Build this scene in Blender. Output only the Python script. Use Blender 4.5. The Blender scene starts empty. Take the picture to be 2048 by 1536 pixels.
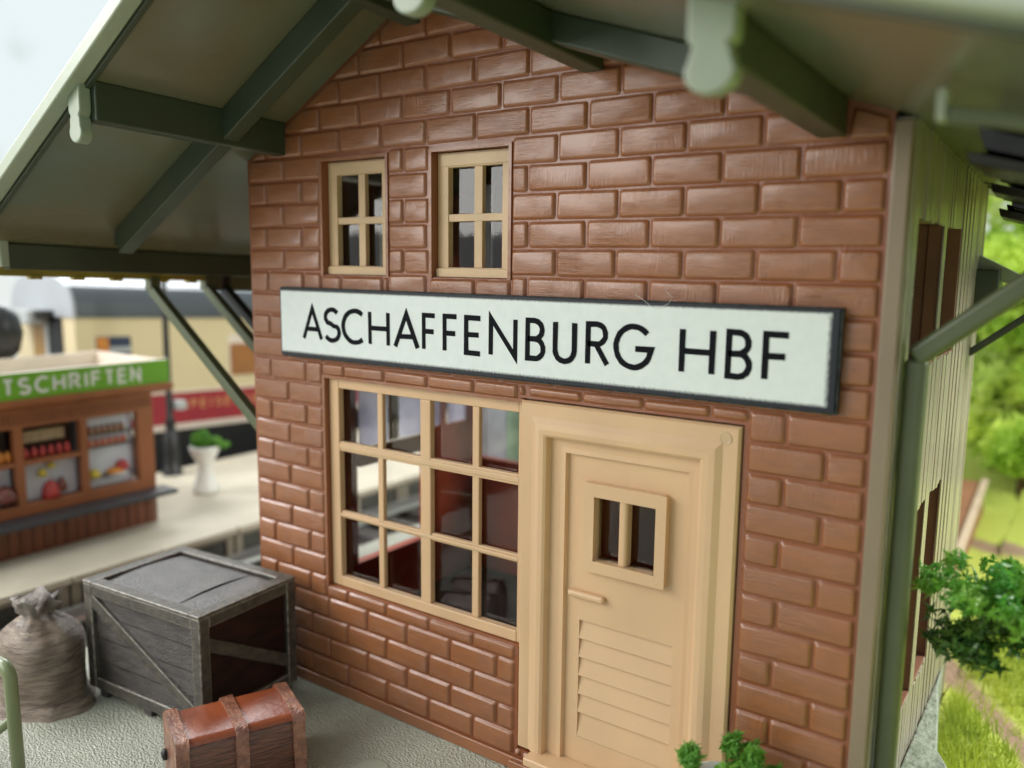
import bpy, bmesh, math, random
from mathutils import Vector, Matrix
random.seed(7)
sc = bpy.context.scene
COL = sc.collection
PI = math.pi
# ------------------------------------------------------------------ materials
def mat(name, col, rough=.45, spec=.5, var=.0, vscale=6., bump=0., bscale=60., stretch=(1,1,1), sss=0., metal=0., col2=None, detail=4, coat=0., bdist=.01):
    m = bpy.data.materials.new(name); m.use_nodes = True
    nt = m.node_tree; N = nt.nodes; L = nt.links
    b = N['Principled BSDF']
    b.inputs['Roughness'].default_value = rough
    b.inputs['Specular IOR Level'].default_value = spec
    b.inputs['Metallic'].default_value = metal
    b.inputs['Base Color'].default_value = (*col, 1)
    if coat: b.inputs['Coat Weight'].default_value = coat; b.inputs['Coat Roughness'].default_value = .25
    if sss:
        b.inputs['Subsurface Weight'].default_value = sss
        b.inputs['Subsurface Scale'].default_value = .04
        b.inputs['Subsurface Radius'].default_value = (1, .5, .3)
    tc = N.new('ShaderNodeTexCoord')
    mp = N.new('ShaderNodeMapping'); L.new(tc.outputs['Object'], mp.inputs[0]); mp.inputs['Scale'].default_value = stretch
    if col2 is not None or var:
        n = N.new('ShaderNodeTexNoise'); n.inputs['Scale'].default_value = vscale; n.inputs['Detail'].default_value = detail
        L.new(mp.outputs[0], n.inputs['Vector'])
        r = N.new('ShaderNodeMapRange'); r.inputs[1].default_value = .32; r.inputs[2].default_value = .68
        L.new(n.outputs['Fac'], r.inputs[0])
        mx = N.new('ShaderNodeMix'); mx.data_type = 'RGBA'
        c2 = col2 if col2 is not None else tuple(c*(1-var) for c in col)
        mx.inputs['A'].default_value = (*col, 1); mx.inputs['B'].default_value = (*c2, 1)
        L.new(r.outputs[0], mx.inputs['Factor']); L.new(mx.outputs['Result'], b.inputs['Base Color'])
        r2 = N.new('ShaderNodeMapRange'); r2.inputs[3].default_value = max(.05, rough-.08); r2.inputs[4].default_value = min(1, rough+.1)
        L.new(n.outputs['Fac'], r2.inputs[0]); L.new(r2.outputs[0], b.inputs['Roughness'])
    if bump:
        n2 = N.new('ShaderNodeTexNoise'); n2.inputs['Scale'].default_value = bscale; n2.inputs['Detail'].default_value = 5
        L.new(mp.outputs[0], n2.inputs['Vector'])
        bp = N.new('ShaderNodeBump'); bp.inputs['Strength'].default_value = bump; bp.inputs['Distance'].default_value = bdist
        L.new(n2.outputs['Fac'], bp.inputs['Height']); L.new(bp.outputs[0], b.inputs['Normal'])
    return m

def brick_material():
    m = mat('brick_plastic', (.40, .125, .048), .33, .6, sss=.12)
    nt = m.node_tree; N = nt.nodes; L = nt.links; b = N['Principled BSDF']
    tc = N.new('ShaderNodeTexCoord')
    def noise(scale, st, det=5, dist=0.):
        mp = N.new('ShaderNodeMapping'); mp.inputs['Scale'].default_value = st; L.new(tc.outputs['Object'], mp.inputs[0])
        n = N.new('ShaderNodeTexNoise'); n.inputs['Scale'].default_value = scale; n.inputs['Detail'].default_value = det
        n.inputs['Distortion'].default_value = dist
        L.new(mp.outputs[0], n.inputs['Vector']); return n
    big = noise(1.3, (1, 1, 1), 3)
    fine = noise(9, (1, 1, 4), 6)
    ad = N.new('ShaderNodeMath'); ad.operation = 'ADD'; L.new(big.outputs['Fac'], ad.inputs[0]); L.new(fine.outputs['Fac'], ad.inputs[1])
    mr = N.new('ShaderNodeMapRange'); mr.inputs[1].default_value = .75; mr.inputs[2].default_value = 1.25; L.new(ad.outputs[0], mr.inputs[0])
    mx = N.new('ShaderNodeMix'); mx.data_type = 'RGBA'
    mx.inputs['A'].default_value = (.335, .126, .046, 1); mx.inputs['B'].default_value = (.262, .104, .047, 1)
    L.new(mr.outputs[0], mx.inputs['Factor'])
    b.inputs['Coat Weight'].default_value = .32; b.inputs['Coat Roughness'].default_value = .16
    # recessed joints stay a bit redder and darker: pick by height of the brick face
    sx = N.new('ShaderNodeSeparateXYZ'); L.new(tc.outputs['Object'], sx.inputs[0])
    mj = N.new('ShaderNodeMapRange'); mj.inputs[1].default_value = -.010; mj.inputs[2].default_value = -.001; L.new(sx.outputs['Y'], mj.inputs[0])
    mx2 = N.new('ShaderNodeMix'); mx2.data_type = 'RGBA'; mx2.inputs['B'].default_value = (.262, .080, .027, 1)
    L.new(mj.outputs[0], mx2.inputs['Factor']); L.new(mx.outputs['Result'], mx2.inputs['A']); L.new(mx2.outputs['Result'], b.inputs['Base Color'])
    # grain: mostly horizontal streaks, in places vertical ones
    hz = noise(1, (7, 7, 125), 7, 1.2); vt = noise(1, (85, 5, 9), 5, .6); msk = noise(2.3, (1, 1, 2.2), 1)
    mm = N.new('ShaderNodeMapRange'); mm.inputs[1].default_value = .5; mm.inputs[2].default_value = .6; L.new(msk.outputs['Fac'], mm.inputs[0])
    mixh = N.new('ShaderNodeMix'); mixh.data_type = 'FLOAT'
    L.new(mm.outputs[0], mixh.inputs['Factor']); L.new(hz.outputs['Fac'], mixh.inputs['A']); L.new(vt.outputs['Fac'], mixh.inputs['B'])
    amp = noise(3.1, (1, 1, 1.5), 2); am = N.new('ShaderNodeMapRange'); am.inputs[1].default_value = .4; am.inputs[2].default_value = .65
    am.inputs[3].default_value = .12; am.inputs[4].default_value = 1.; L.new(amp.outputs['Fac'], am.inputs[0])
    mu = N.new('ShaderNodeMath'); mu.operation = 'MULTIPLY'; L.new(mixh.outputs['Result'], mu.inputs[0]); L.new(am.outputs[0], mu.inputs[1])
    gr = noise(140, (1, 1, 1), 2)
    g2 = N.new('ShaderNodeMath'); g2.operation = 'MULTIPLY_ADD'; g2.inputs[1].default_value = .10; L.new(gr.outputs['Fac'], g2.inputs[0]); L.new(mu.outputs[0], g2.inputs[2])
    bp = N.new('ShaderNodeBump'); bp.inputs['Strength'].default_value = .75; bp.inputs['Distance'].default_value = .010
    L.new(g2.outputs[0], bp.inputs['Height']); L.new(bp.outputs[0], b.inputs['Normal'])
    return m

M = {}
M['brick'] = brick_material()
M['cream'] = mat('cream_plastic', (.71, .475, .275), .30, .5, var=.12, vscale=2.2, bump=.12, bscale=30, stretch=(1, 1, .35), sss=.2)
M['cream_dull'] = mat('cream_dull_plastic', (.66, .46, .26), .42, .5, var=.15, vscale=3, bump=.15, bscale=40, sss=.15)
M['green'] = mat('olive_green_plastic', (.105, .125, .062), .36, .5, var=.2, vscale=2, bump=.06, bscale=25, sss=.05)
M['dgreen'] = mat('dark_green_plastic', (.050, .068, .040), .36, .5, var=.25, vscale=2, bump=.06, bscale=25)
M['soffit'] = mat('soffit_grey_green_plastic', (.135, .165, .125), .24, .8, col2=(.145, .125, .062), vscale=1.1, bump=.05, bscale=12, sss=.05, detail=2)
M['fascia'] = mat('pale_green_plastic', (.36, .41, .31), .38, .5, var=.15, vscale=2, bump=.05, bscale=25, sss=.15)
M['finial'] = mat('finial_green_plastic', (.27, .325, .235), .34, .5, var=.1, vscale=3, bump=.04, sss=.2)
M['yellow'] = mat('translucent_olive_edge', (.42, .34, .06), .4, .5, var=.3, vscale=4, sss=.3)  # yellow of light shining through the roof edge, put into the colour
M['plank'] = mat('beige_plank_plastic', (.42, .375, .29), .22, .9, var=.35, vscale=5, bump=.8, bscale=14, stretch=(5, 5, .3), sss=.1)
M['post'] = mat('beige_corner_plastic', (.27, .205, .135), .34, .6, var=.12, vscale=2, bump=.08, sss=.1)
M['reveal'] = mat('brown_reveal_plastic', (.27, .125, .075), .45, .4, var=.2, vscale=3)
M['inner'] = mat('inner_wall_plastic', (.50, .085, .028), .5, .4, var=.35, vscale=2)
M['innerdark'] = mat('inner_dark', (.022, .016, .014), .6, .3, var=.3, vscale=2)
M['slate'] = mat('black_slate_plastic', (.009, .010, .009), .2, .5, var=.3, vscale=8, bump=.3, bscale=25)
M['ink'] = mat('black_ink', (.006, .007, .011), .7, .12, var=.5, vscale=60)
M['crate'] = mat('weathered_grey_wood', (.078, .060, .052), .33, .9, col2=(.026, .020, .018), vscale=6, bump=.7, bscale=60, stretch=(1, 1, 4), bdist=.02)
M['crate2'] = mat('weathered_frame_wood', (.105, .088, .062), .33, .9, col2=(.030, .025, .018), vscale=12, bump=.7, bscale=80, stretch=(1.4, 1.4, 1.8), bdist=.018)
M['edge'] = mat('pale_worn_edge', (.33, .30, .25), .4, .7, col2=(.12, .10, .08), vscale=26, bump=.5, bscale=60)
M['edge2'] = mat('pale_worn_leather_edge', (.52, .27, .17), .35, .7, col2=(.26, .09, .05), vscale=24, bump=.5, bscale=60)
M['cratered'] = mat('reddish_crate_panel', (.040, .011, .006), .5, .3, col2=(.010, .004, .003), vscale=4, bump=.4, bscale=20, stretch=(1, 1, 3))  # reddish panel, colour darkened for the end turned from the light
M['leather'] = mat('worn_brown_leather', (.30, .075, .028), .3, .6, col2=(.19, .045, .02), vscale=5, bump=.4, bscale=22, stretch=(1, 1, 2.5), coat=.3)
M['leather_side'] = mat('scuffed_brown_leather', (.22, .075, .045), .32, .8, col2=(.085, .035, .025), vscale=7, bump=.8, bscale=12, stretch=(1, 1, 7), bdist=.015)
M['strap'] = mat('worn_strap', (.36, .15, .085), .28, .9, col2=(.14, .045, .025), vscale=14, bump=.8, bscale=45, bdist=.012)
M['sack'] = mat('sackcloth_brown', (.29, .22, .165), .5, .6, col2=(.12, .08, .058), vscale=5, bump=1., bscale=13, stretch=(1.3, 1.3, 9), bdist=.014)
M['sacktop'] = mat('sackcloth_grey', (.33, .30, .27), .6, .35, col2=(.13, .09, .07), vscale=8, bump=.9, bscale=30, bdist=.015)
M['rail'] = mat('light_olive_plastic', (.20, .235, .11), .3, .55, var=.15, vscale=3, bump=.05, sss=.15)
M['concrete2'] = mat('pale_platform_plastic', (.66, .59, .46), .6, .35, var=.14, vscale=2, bump=.2, bscale=40, detail=6)
M['concrete3'] = mat('platform_face_plastic', (.36, .32, .245), .6, .35, var=.2, vscale=3, bump=.2, bscale=40)
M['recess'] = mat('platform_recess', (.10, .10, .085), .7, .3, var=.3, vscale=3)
M['ballast'] = mat('grey_ballast', (.17, .155, .135), .8, .3, col2=(.06, .055, .05), vscale=22, bump=1., bscale=30, bdist=.05)
M['steel'] = mat('rail_steel', (.72, .72, .70), .28, .5, metal=.85)
M['sleeper'] = mat('dark_sleeper', (.05, .04, .032), .7, .3)
M['kwood'] = mat('kiosk_brown_plastic', (.33, .115, .045), .42, .45, var=.2, vscale=3, stretch=(1, 1, .4), bump=.1)
M['kwood2'] = mat('kiosk_dark_planks', (.21, .068, .03), .45, .45, var=.3, vscale=4, stretch=(1, 4, .4), bump=.15)
M['kroof'] = mat('kiosk_cream_roof', (.72, .62, .52), .5, .4, var=.1, vscale=3)
M['ksign'] = mat('kiosk_green_sign', (.17, .42, .035), .4, .4, var=.15, vscale=3)
M['white'] = mat('white_plastic', (.80, .79, .74), .4, .5, var=.06, vscale=4, sss=.2)
M['kback'] = mat('kiosk_pale_display', (.62, .66, .72), .5, .4, var=.15, vscale=4)
M['kdark'] = mat('kiosk_dark_display', (.06, .035, .025), .5, .4, var=.4, vscale=6)
M['counter'] = mat('dark_grey_counter', (.055, .058, .065), .4, .5, var=.2, vscale=4)
M['red'] = mat('red_goods', (.55, .06, .05), .45, .5, var=.4, vscale=20)
M['orange'] = mat('orange_goods', (.75, .28, .04), .45, .5, var=.4, vscale=20)
M['yel'] = mat('yellow_goods', (.70, .55, .06), .45, .5, var=.3, vscale=20)
M['tan'] = mat('tan_goods', (.45, .34, .20), .5, .4, var=.3, vscale=20)
M['jar'] = mat('brown_jar_goods', (.24, .07, .05), .35, .5, var=.5, vscale=20)
M['trcream'] = mat('train_cream_paint', (.66, .55, .33), .38, .5, var=.06, vscale=2)
M['trred'] = mat('train_crimson_paint', (.32, .012, .028), .34, .5, var=.15, vscale=2)
M['trroof'] = mat('train_silver_roof', (.40, .42, .44), .32, .6, var=.06, vscale=2)
M['trroofd'] = mat('train_dark_roof', (.065, .075, .085), .4, .5, var=.1, vscale=2)
M['trdark'] = mat('train_black_underframe', (.012, .012, .013), .5, .4, var=.3, vscale=4)
M['trgold'] = mat('gold_lettering', (.60, .33, .12), .4, .5)
M['trglass'] = mat('train_window_blue', (.045, .055, .11), .2, .6, var=.3, vscale=4)
M['trblind'] = mat('train_window_brown', (.34, .14, .045), .35, .5, var=.2, vscale=3)
M['trdoor'] = mat('train_door_ochre', (.36, .20, .05), .4, .4, var=.15, vscale=3)
M['trgrey'] = mat('train_grey_plastic', (.42, .44, .43), .4, .5, var=.1, vscale=3)
M['black'] = mat('black_plastic', (.014, .014, .014), .35, .5, var=.3, vscale=4)
M['earth'] = mat('brown_earth', (.33, .22, .145), .85, .2, col2=(.16, .10, .065), vscale=7, bump=.8, bscale=20, bdist=.05, detail=8)
M['ramp'] = mat('red_brown_ramp_plastic', (.30, .13, .075), .45, .4, var=.25, vscale=4)
M['ramp2'] = mat('pale_ramp_edge', (.55, .42, .30), .45, .4, var=.2, vscale=4)
M['stone'] = mat('grey_green_rough_plaster', (.33, .36, .29), .5, .5, col2=(.19, .23, .17), vscale=9, bump=1., bscale=14, bdist=.04, detail=7)
M['soil'] = mat('dark_soil', (.05, .03, .02), .8, .2)
M['bark'] = mat('brown_branch', (.10, .06, .035), .7, .3, bump=.5, bscale=30)

def leaf(name, a, b, scale=3., trans=.35, rough=.45):
    m = bpy.data.materials.new(name); m.use_nodes = True
    nt = m.node_tree; N = nt.nodes; L = nt.links; p = N['Principled BSDF']
    tc = N.new('ShaderNodeTexCoord'); n = N.new('ShaderNodeTexNoise'); n.inputs['Scale'].default_value = scale; n.inputs['Detail'].default_value = 5
    L.new(tc.outputs['Object'], n.inputs['Vector'])
    r = N.new('ShaderNodeMapRange'); r.inputs[1].default_value = .35; r.inputs[2].default_value = .65; L.new(n.outputs['Fac'], r.inputs[0])
    mx = N.new('ShaderNodeMix'); mx.data_type = 'RGBA'; mx.inputs['A'].default_value = (*a, 1); mx.inputs['B'].default_value = (*b, 1)
    L.new(r.outputs[0], mx.inputs['Factor']); L.new(mx.outputs['Result'], p.inputs['Base Color'])
    p.inputs['Roughness'].default_value = rough
    tr = N.new('ShaderNodeBsdfTranslucent'); L.new(mx.outputs['Result'], tr.inputs['Color'])
    ms = N.new('ShaderNodeMixShader'); ms.inputs[0].default_value = trans
    L.new(p.outputs[0], ms.inputs[1]); L.new(tr.outputs[0], ms.inputs[2]); L.new(ms.outputs[0], N['Material Output'].inputs[0])
    return m
M['lichen'] = leaf('vivid_green_foliage', (.08, .34, .04), (.26, .50, .06), 6, .3, .3)
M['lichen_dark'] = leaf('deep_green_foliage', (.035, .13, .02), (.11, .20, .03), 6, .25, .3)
M['potleaf'] = leaf('fresh_green_foliage', (.10, .30, .04), (.22, .48, .06), 5, .35, .45)
M['treeleaf'] = leaf('bright_yellow_green_foliage', (.80, .92, .20), (.32, .52, .05), 1.0, .55, .6)
M['treeleaf2'] = leaf('light_green_foliage', (.88, .95, .34), (.42, .60, .10), .8, .55, .6)
M['grass'] = leaf('yellow_green_grass', (.56, .64, .09), (.34, .44, .05), 2.5, .4, .6)
M['grass2'] = leaf('straw_green_grass', (.52, .50, .12), (.24, .33, .05), 3.5, .4, .6)

M['lace'] = leaf('pale_translucent_curtain', (.80, .80, .86), (.62, .62, .70), 3, .75, .6)  # pale colours imitating bright reflections in the panes
M['lacegreen'] = leaf('greenish_translucent_curtain', (.72, .82, .74), (.45, .55, .45), 2, .75, .6)
def glass_material():
    m = bpy.data.materials.new('clear_window_sheet'); m.use_nodes = True
    nt = m.node_tree; N = nt.nodes; L = nt.links; N.remove(N['Principled BSDF'])
    t = N.new('ShaderNodeBsdfTransparent'); t.inputs[0].default_value = (.94, .94, .95, 1)
    g = N.new('ShaderNodeBsdfGlossy'); g.inputs['Roughness'].default_value = .035
    tc = N.new('ShaderNodeTexCoord'); n = N.new('ShaderNodeTexNoise'); n.inputs['Scale'].default_value = 5; L.new(tc.outputs['Object'], n.inputs['Vector'])
    bp = N.new('ShaderNodeBump'); bp.inputs['Strength'].default_value = .05; bp.inputs['Distance'].default_value = .02
    L.new(n.outputs['Fac'], bp.inputs['Height']); L.new(bp.outputs[0], g.inputs['Normal'])
    f = N.new('ShaderNodeFresnel'); f.inputs['IOR'].default_value = 1.55
    ml = N.new('ShaderNodeMath'); ml.operation = 'MULTIPLY_ADD'; ml.inputs[1].default_value = 1.1; ml.inputs[2].default_value = .0; ml.use_clamp = True
    L.new(f.outputs[0], ml.inputs[0])
    x = N.new('ShaderNodeMixShader'); L.new(ml.outputs[0], x.inputs[0]); L.new(t.outputs[0], x.inputs[1]); L.new(g.outputs[0], x.inputs[2])
    L.new(x.outputs[0], N['Material Output'].inputs[0]); return m
M['glass'] = glass_material()

def platform_material():
    m = mat('textured_platform_plastic', (.345, .36, .285), .4, .5)
    nt = m.node_tree; N = nt.nodes; L = nt.links; b = N['Principled BSDF']
    tc = N.new('ShaderNodeTexCoord')
    n = N.new('ShaderNodeTexNoise'); n.inputs['Scale'].default_value = 1.6; n.inputs['Detail'].default_value = 3; L.new(tc.outputs['Object'], n.inputs['Vector'])
    mx = N.new('ShaderNodeMix'); mx.data_type = 'RGBA'; mx.inputs['A'].default_value = (.50, .50, .40, 1); mx.inputs['B'].default_value = (.33, .345, .275, 1)
    L.new(n.outputs['Fac'], mx.inputs['Factor']); L.new(mx.outputs['Result'], b.inputs['Base Color'])
    mp = N.new('ShaderNodeMapping'); mp.inputs['Scale'].default_value = (1, 1.5, 1); mp.inputs['Rotation'].default_value = (0, 0, .5); L.new(tc.outputs['Object'], mp.inputs[0])
    v = N.new('ShaderNodeTexVoronoi'); v.inputs['Scale'].default_value = 70; v.feature = 'SMOOTH_F1'; L.new(mp.outputs[0], v.inputs['Vector'])
    n2 = N.new('ShaderNodeTexNoise'); n2.inputs['Scale'].default_value = 50; n2.inputs['Detail'].default_value = 6; L.new(mp.outputs[0], n2.inputs['Vector'])
    a = N.new('ShaderNodeMath'); a.operation = 'ADD'; L.new(v.outputs['Distance'], a.inputs[0]); L.new(n2.outputs['Fac'], a.inputs[1])
    bp = N.new('ShaderNodeBump'); bp.inputs['Strength'].default_value = 1.; bp.inputs['Distance'].default_value = .012
    L.new(a.outputs[0], bp.inputs['Height']); L.new(bp.outputs[0], b.inputs['Normal'])
    b.inputs['Roughness'].default_value = .26; b.inputs['Specular IOR Level'].default_value = .8
    return m
M['platform'] = platform_material()

def sign_material(x0, x1, z0, z1):
    m = mat('printed_sign_face', (.74, .80, .78), .5, .4)
    nt = m.node_tree; N = nt.nodes; L = nt.links; b = N['Principled BSDF']
    tc = N.new('ShaderNodeTexCoord'); s = N.new('ShaderNodeSeparateXYZ'); L.new(tc.outputs['Object'], s.inputs[0])
    def math_(op, a, bb, c=None):
        n = N.new('ShaderNodeMath'); n.operation = op
        for i, v in enumerate((a, bb, c)):
            if v is None: continue
            if isinstance(v, (int, float)): n.inputs[i].default_value = v
            else: L.new(v, n.inputs[i])
        return n.outputs[0]
    dT = math_('DIVIDE', math_('SUBTRACT', z1, s.outputs['Z']), .020)
    dB = math_('DIVIDE', math_('SUBTRACT', s.outputs['Z'], z0), .028)
    dR = math_('DIVIDE', math_('SUBTRACT', x1, s.outputs['X']), .040)
    dL = math_('DIVIDE', math_('SUBTRACT', s.outputs['X'], x0), .010)
    d = math_('MINIMUM', math_('MINIMUM', dT, dB), math_('MINIMUM', dR, dL))
    n = N.new('ShaderNodeTexNoise'); n.inputs['Scale'].default_value = 120; n.inputs['Detail'].default_value = 4
    mp = N.new('ShaderNodeMapping'); mp.inputs['Scale'].default_value = (1, 1, .3); L.new(tc.outputs['Object'], mp.inputs[0]); L.new(mp.outputs[0], n.inputs['Vector'])
    d2 = math_('MULTIPLY_ADD', math_('SUBTRACT', n.outputs['Fac'], .5), .7, d)
    mr = N.new('ShaderNodeMapRange'); mr.inputs[1].default_value = .75; mr.inputs[2].default_value = 1.35; L.new(d2, mr.inputs[0])
    n3 = N.new('ShaderNodeTexNoise'); n3.inputs['Scale'].default_value = 16; n3.inputs['Detail'].default_value = 8; L.new(tc.outputs['Object'], n3.inputs['Vector'])
    mxa = N.new('ShaderNodeMix'); mxa.data_type = 'RGBA'; mxa.inputs['A'].default_value = (.66, .73, .71, 1); mxa.inputs['B'].default_value = (.79, .84, .82, 1)
    L.new(n3.outputs['Fac'], mxa.inputs['Factor'])
    mx = N.new('ShaderNodeMix'); mx.data_type = 'RGBA'; mx.inputs['A'].default_value = (.012, .015, .022, 1)
    L.new(mr.outputs[0], mx.inputs['Factor']); L.new(mxa.outputs['Result'], mx.inputs['B']); L.new(mx.outputs['Result'], b.inputs['Base Color'])
    bp = N.new('ShaderNodeBump'); bp.inputs['Strength'].default_value = .25; bp.inputs['Distance'].default_value = .004
    L.new(n.outputs['Fac'], bp.inputs['Height']); L.new(bp.outputs[0], b.inputs['Normal'])
    return m

# ------------------------------------------------------------------ mesh builder
class MB:
    def __init__(s): s.v = []; s.f = []; s.smooth = []
    def add(s, vs, fs, smooth=False):
        o = len(s.v); s.v += [tuple(v) for v in vs]
        for f in fs: s.f.append([i+o for i in f]); s.smooth.append(smooth)
        return s
    def box(s, x0, x1, y0, y1, z0, z1, rot=0., piv=None):
        vs = [(x, y, z) for x in (x0, x1) for y in (y0, y1) for z in (z0, z1)]
        if rot:
            px, py = piv if piv else ((x0+x1)/2, (y0+y1)/2); c, n = math.cos(rot), math.sin(rot)
            vs = [(px+(x-px)*c-(y-py)*n, py+(x-px)*n+(y-py)*c, z) for x, y, z in vs]
        return s.add(vs, [(0,1,3,2), (4,6,7,5), (0,4,5,1), (2,3,7,6), (0,2,6,4), (1,5,7,3)])
    def hexa(s, q):   # q: 8 points, bottom 4 then top 4 (same winding)
        return s.add(q, [(3,2,1,0), (4,5,6,7), (0,1,5,4), (1,2,6,5), (2,3,7,6), (3,0,4,7)])
    def bar(s, a, b, w, h, up=(0,0,1)):
        a = Vector(a); b = Vector(b); d = (b-a).normalized(); r = d.cross(Vector(up)).normalized(); u = r.cross(d)
        q = []
        for p in (a, b):
            for i, j in ((-1,-1), (1,-1), (1,1), (-1,1)): q.append(p+r*i*w/2+u*j*h/2)
        return s.add(q, [(0,1,2,3), (7,6,5,4), (0,4,5,1), (1,5,6,2), (2,6,7,3), (3,7,4,0)])
    def sheet(s, x0, x1, y0, y1, z0, z1):
        if y1-y0 < .01: return s.add([(x0, y0, z0), (x1, y0, z0), (x1, y0, z1), (x0, y0, z1)], [(0, 1, 2, 3)])
        return s.add([(x1, y0, z0), (x1, y1, z0), (x1, y1, z1), (x1, y0, z1)], [(0, 1, 2, 3)])
    def prism(s, poly, axis, a, b):
        # poly: 2D points; axis: 'y' -> (x,z) extruded along y, 'x' -> (y,z), 'z' -> (x,y)
        def P(p, t): return {'y': (p[0], t, p[1]), 'x': (t, p[0], p[1]), 'z': (p[0], p[1], t)}[axis]
        n = len(poly); vs = [P(p, a) for p in poly]+[P(p, b) for p in poly]
        return s.add(vs, [tuple(range(n)), tuple(range(2*n-1, n-1, -1))]+[(i, i+n, (i+1) % n+n, (i+1) % n) for i in range(n)])
    def tube(s, pts, r, n=16, caps=True):
        pts = [Vector(p) for p in pts]; rs = r if isinstance(r, (list, tuple)) else [r]*len(pts)
        vs = []; fs = []; ref = None
        for i, p in enumerate(pts):
            d = (pts[min(i+1, len(pts)-1)]-pts[max(i-1, 0)]).normalized()
            if ref is None: ref = Vector((0,0,1)) if abs(d.z) < .9 else Vector((1,0,0))
            u = d.cross(ref).normalized(); w = u.cross(d).normalized(); ref = w
            for k in range(n):
                a = 2*PI*k/n; vs.append(p+u*math.cos(a)*rs[i]+w*math.sin(a)*rs[i])
        for i in range(len(pts)-1):
            for k in range(n): fs.append((i*n+k, i*n+(k+1) % n, (i+1)*n+(k+1) % n, (i+1)*n+k))
        s.add(vs, fs, True)
        if caps:
            o = len(s.v)-len(vs); m = len(pts)-1
            s.f.append([o+k for k in range(n)][::-1]); s.smooth.append(False); s.f.append([o+m*n+k for k in range(n)]); s.smooth.append(False)
        return s
    def lathe(s, prof, c=(0,0,0), n=32, sq=0., closed=True):
        vs = []; fs = []
        for r, z in prof:
            for k in range(n): vs.append((c[0]+r*math.cos(2*PI*k/n), c[1]+r*math.sin(2*PI*k/n), c[2]+z))
        for i in range(len(prof)-1):
            for k in range(n): fs.append((i*n+k, i*n+(k+1) % n, (i+1)*n+(k+1) % n, (i+1)*n+k))
        s.add(vs, fs, True)
        if closed:
            o = len(s.v)-len(vs); m = len(prof)-1
            s.f.append([o+k for k in range(n)][::-1]); s.smooth.append(False); s.f.append([o+m*n+k for k in range(n)]); s.smooth.append(False)
        return s
    def shift(s, fn): s.v = [tuple(fn(*v)) for v in s.v]; return s
    def build(s, name, m, parent=None, bevel=0., seg=2, smooth=None, edge=None, **tags):
        me = bpy.data.meshes.new(name); me.from_pydata(s.v, [], s.f); me.update()
        bm = bmesh.new(); bm.from_mesh(me); bmesh.ops.recalc_face_normals(bm, faces=bm.faces) if tags.pop('recalc', True) else None
        bm.to_mesh(me); bm.free()
        me.polygons.foreach_set('use_smooth', [True]*len(me.polygons) if (smooth or bevel) else s.smooth)
        me.materials.append(m)
        o = bpy.data.objects.new(name, me); COL.objects.link(o)
        if parent: o.parent = parent; o.matrix_parent_inverse = Matrix.Translation(-parent.location) if parent.type == 'EMPTY' and parent.parent is None else Matrix.Identity(4)
        if bevel:
            b = o.modifiers.new('bevel', 'BEVEL'); b.width = bevel; b.segments = seg; b.limit_method = 'ANGLE'; b.angle_limit = .6; b.harden_normals = True
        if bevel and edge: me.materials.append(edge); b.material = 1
        for k, v in tags.items(): o['category' if k == 'cat' else k] = v
        return o

def empty(name, loc, label, cat, group=None):
    e = bpy.data.objects.new(name, None); COL.objects.link(e); e.location = loc; e.empty_display_size = .1
    e['label'] = label; e['category'] = cat
    if group: e['group'] = group
    return e

# strokes for lettering ------------------------------------------------------
def arc(cx, cy, rx, ry, a0, a1, n=14):
    return [(cx+rx*math.cos(math.radians(a0+(a1-a0)*i/n)), cy+ry*math.sin(math.radians(a0+(a1-a0)*i/n))) for i in range(n+1)]
def glyph(ch, w, h):
    if ch == 'A': return [[(0, 0), (w/2, h), (w, 0)], [(w*.19, h*.32), (w*.81, h*.32)]]
    if ch == 'H': return [[(0, 0), (0, h)], [(w, 0), (w, h)], [(0, h*.5), (w, h*.5)]]
    if ch == 'F': return [[(0, 0), (0, h), (w, h)], [(0, h*.52), (w*.9, h*.52)]]
    if ch == 'E': return [[(w, 0), (0, 0), (0, h), (w, h)], [(0, h*.52), (w*.9, h*.52)]]
    if ch == 'N': return [[(0, 0), (0, h*1.0), (w, 0), (w, h)]]
    if ch == 'U': return [[(0, h)]+arc(w/2, w*.5, w/2, w*.5, 180, 360, 16)+[(w, h)]]
    if ch == 'B':
        r1 = h*.24; r2 = h*.26
        return [[(w*.45, h)]+[(0, h), (0, 0), (w*.45, 0)]+arc(w-r2, r2, r2, r2, -90, 90)+[(0, 2*r2)], [(w*.4, h)]+arc(w*.93-r1, h-r1, r1, r1, 90, -90)+[(w*.3, h-2*r1)]]
    if ch == 'R':
        r1 = h*.25
        return [[(0, 0), (0, h), (w*.4, h)]+arc(w*.9-r1, h-r1, r1, r1, 90, -90)+[(0, h-2*r1)], [(w*.42, h*.5), (w, 0)]]
    if ch == 'S':
        a = arc(w*.5, h*.755, w*.46, h*.245, 35, 270, 16); b = arc(w*.5, h*.265, w*.5, h*.265, 90, -150, 16)
        return [a[:-3]+[(w*.42, h*.54), (w*.62, h*.47)]+b[3:]]
    if ch == 'C': return [arc(w*.62, h/2, w*.62, h/2, 52, 308, 24)]
    if ch == 'G': return [arc(w*.5, h/2, w*.5, h/2, 42, 330, 26)+[(w, h*.46), (w*.55, h*.46)]]
    if ch == 'T': return [[(0, h), (w, h)], [(w/2, h), (w/2, 0)]]
    if ch == 'I': return [[(w/2, 0), (w/2, h)]]
    if ch == 'Z': return [[(0, h), (w, h), (0, 0), (w, 0)]]
    if ch == 'P': return glyph('R', w, h)[:1]
    if ch == 'W': return [[(0, h), (w*.25, 0), (w*.5, h), (w*.75, 0), (w, h)]]
    return []
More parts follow.
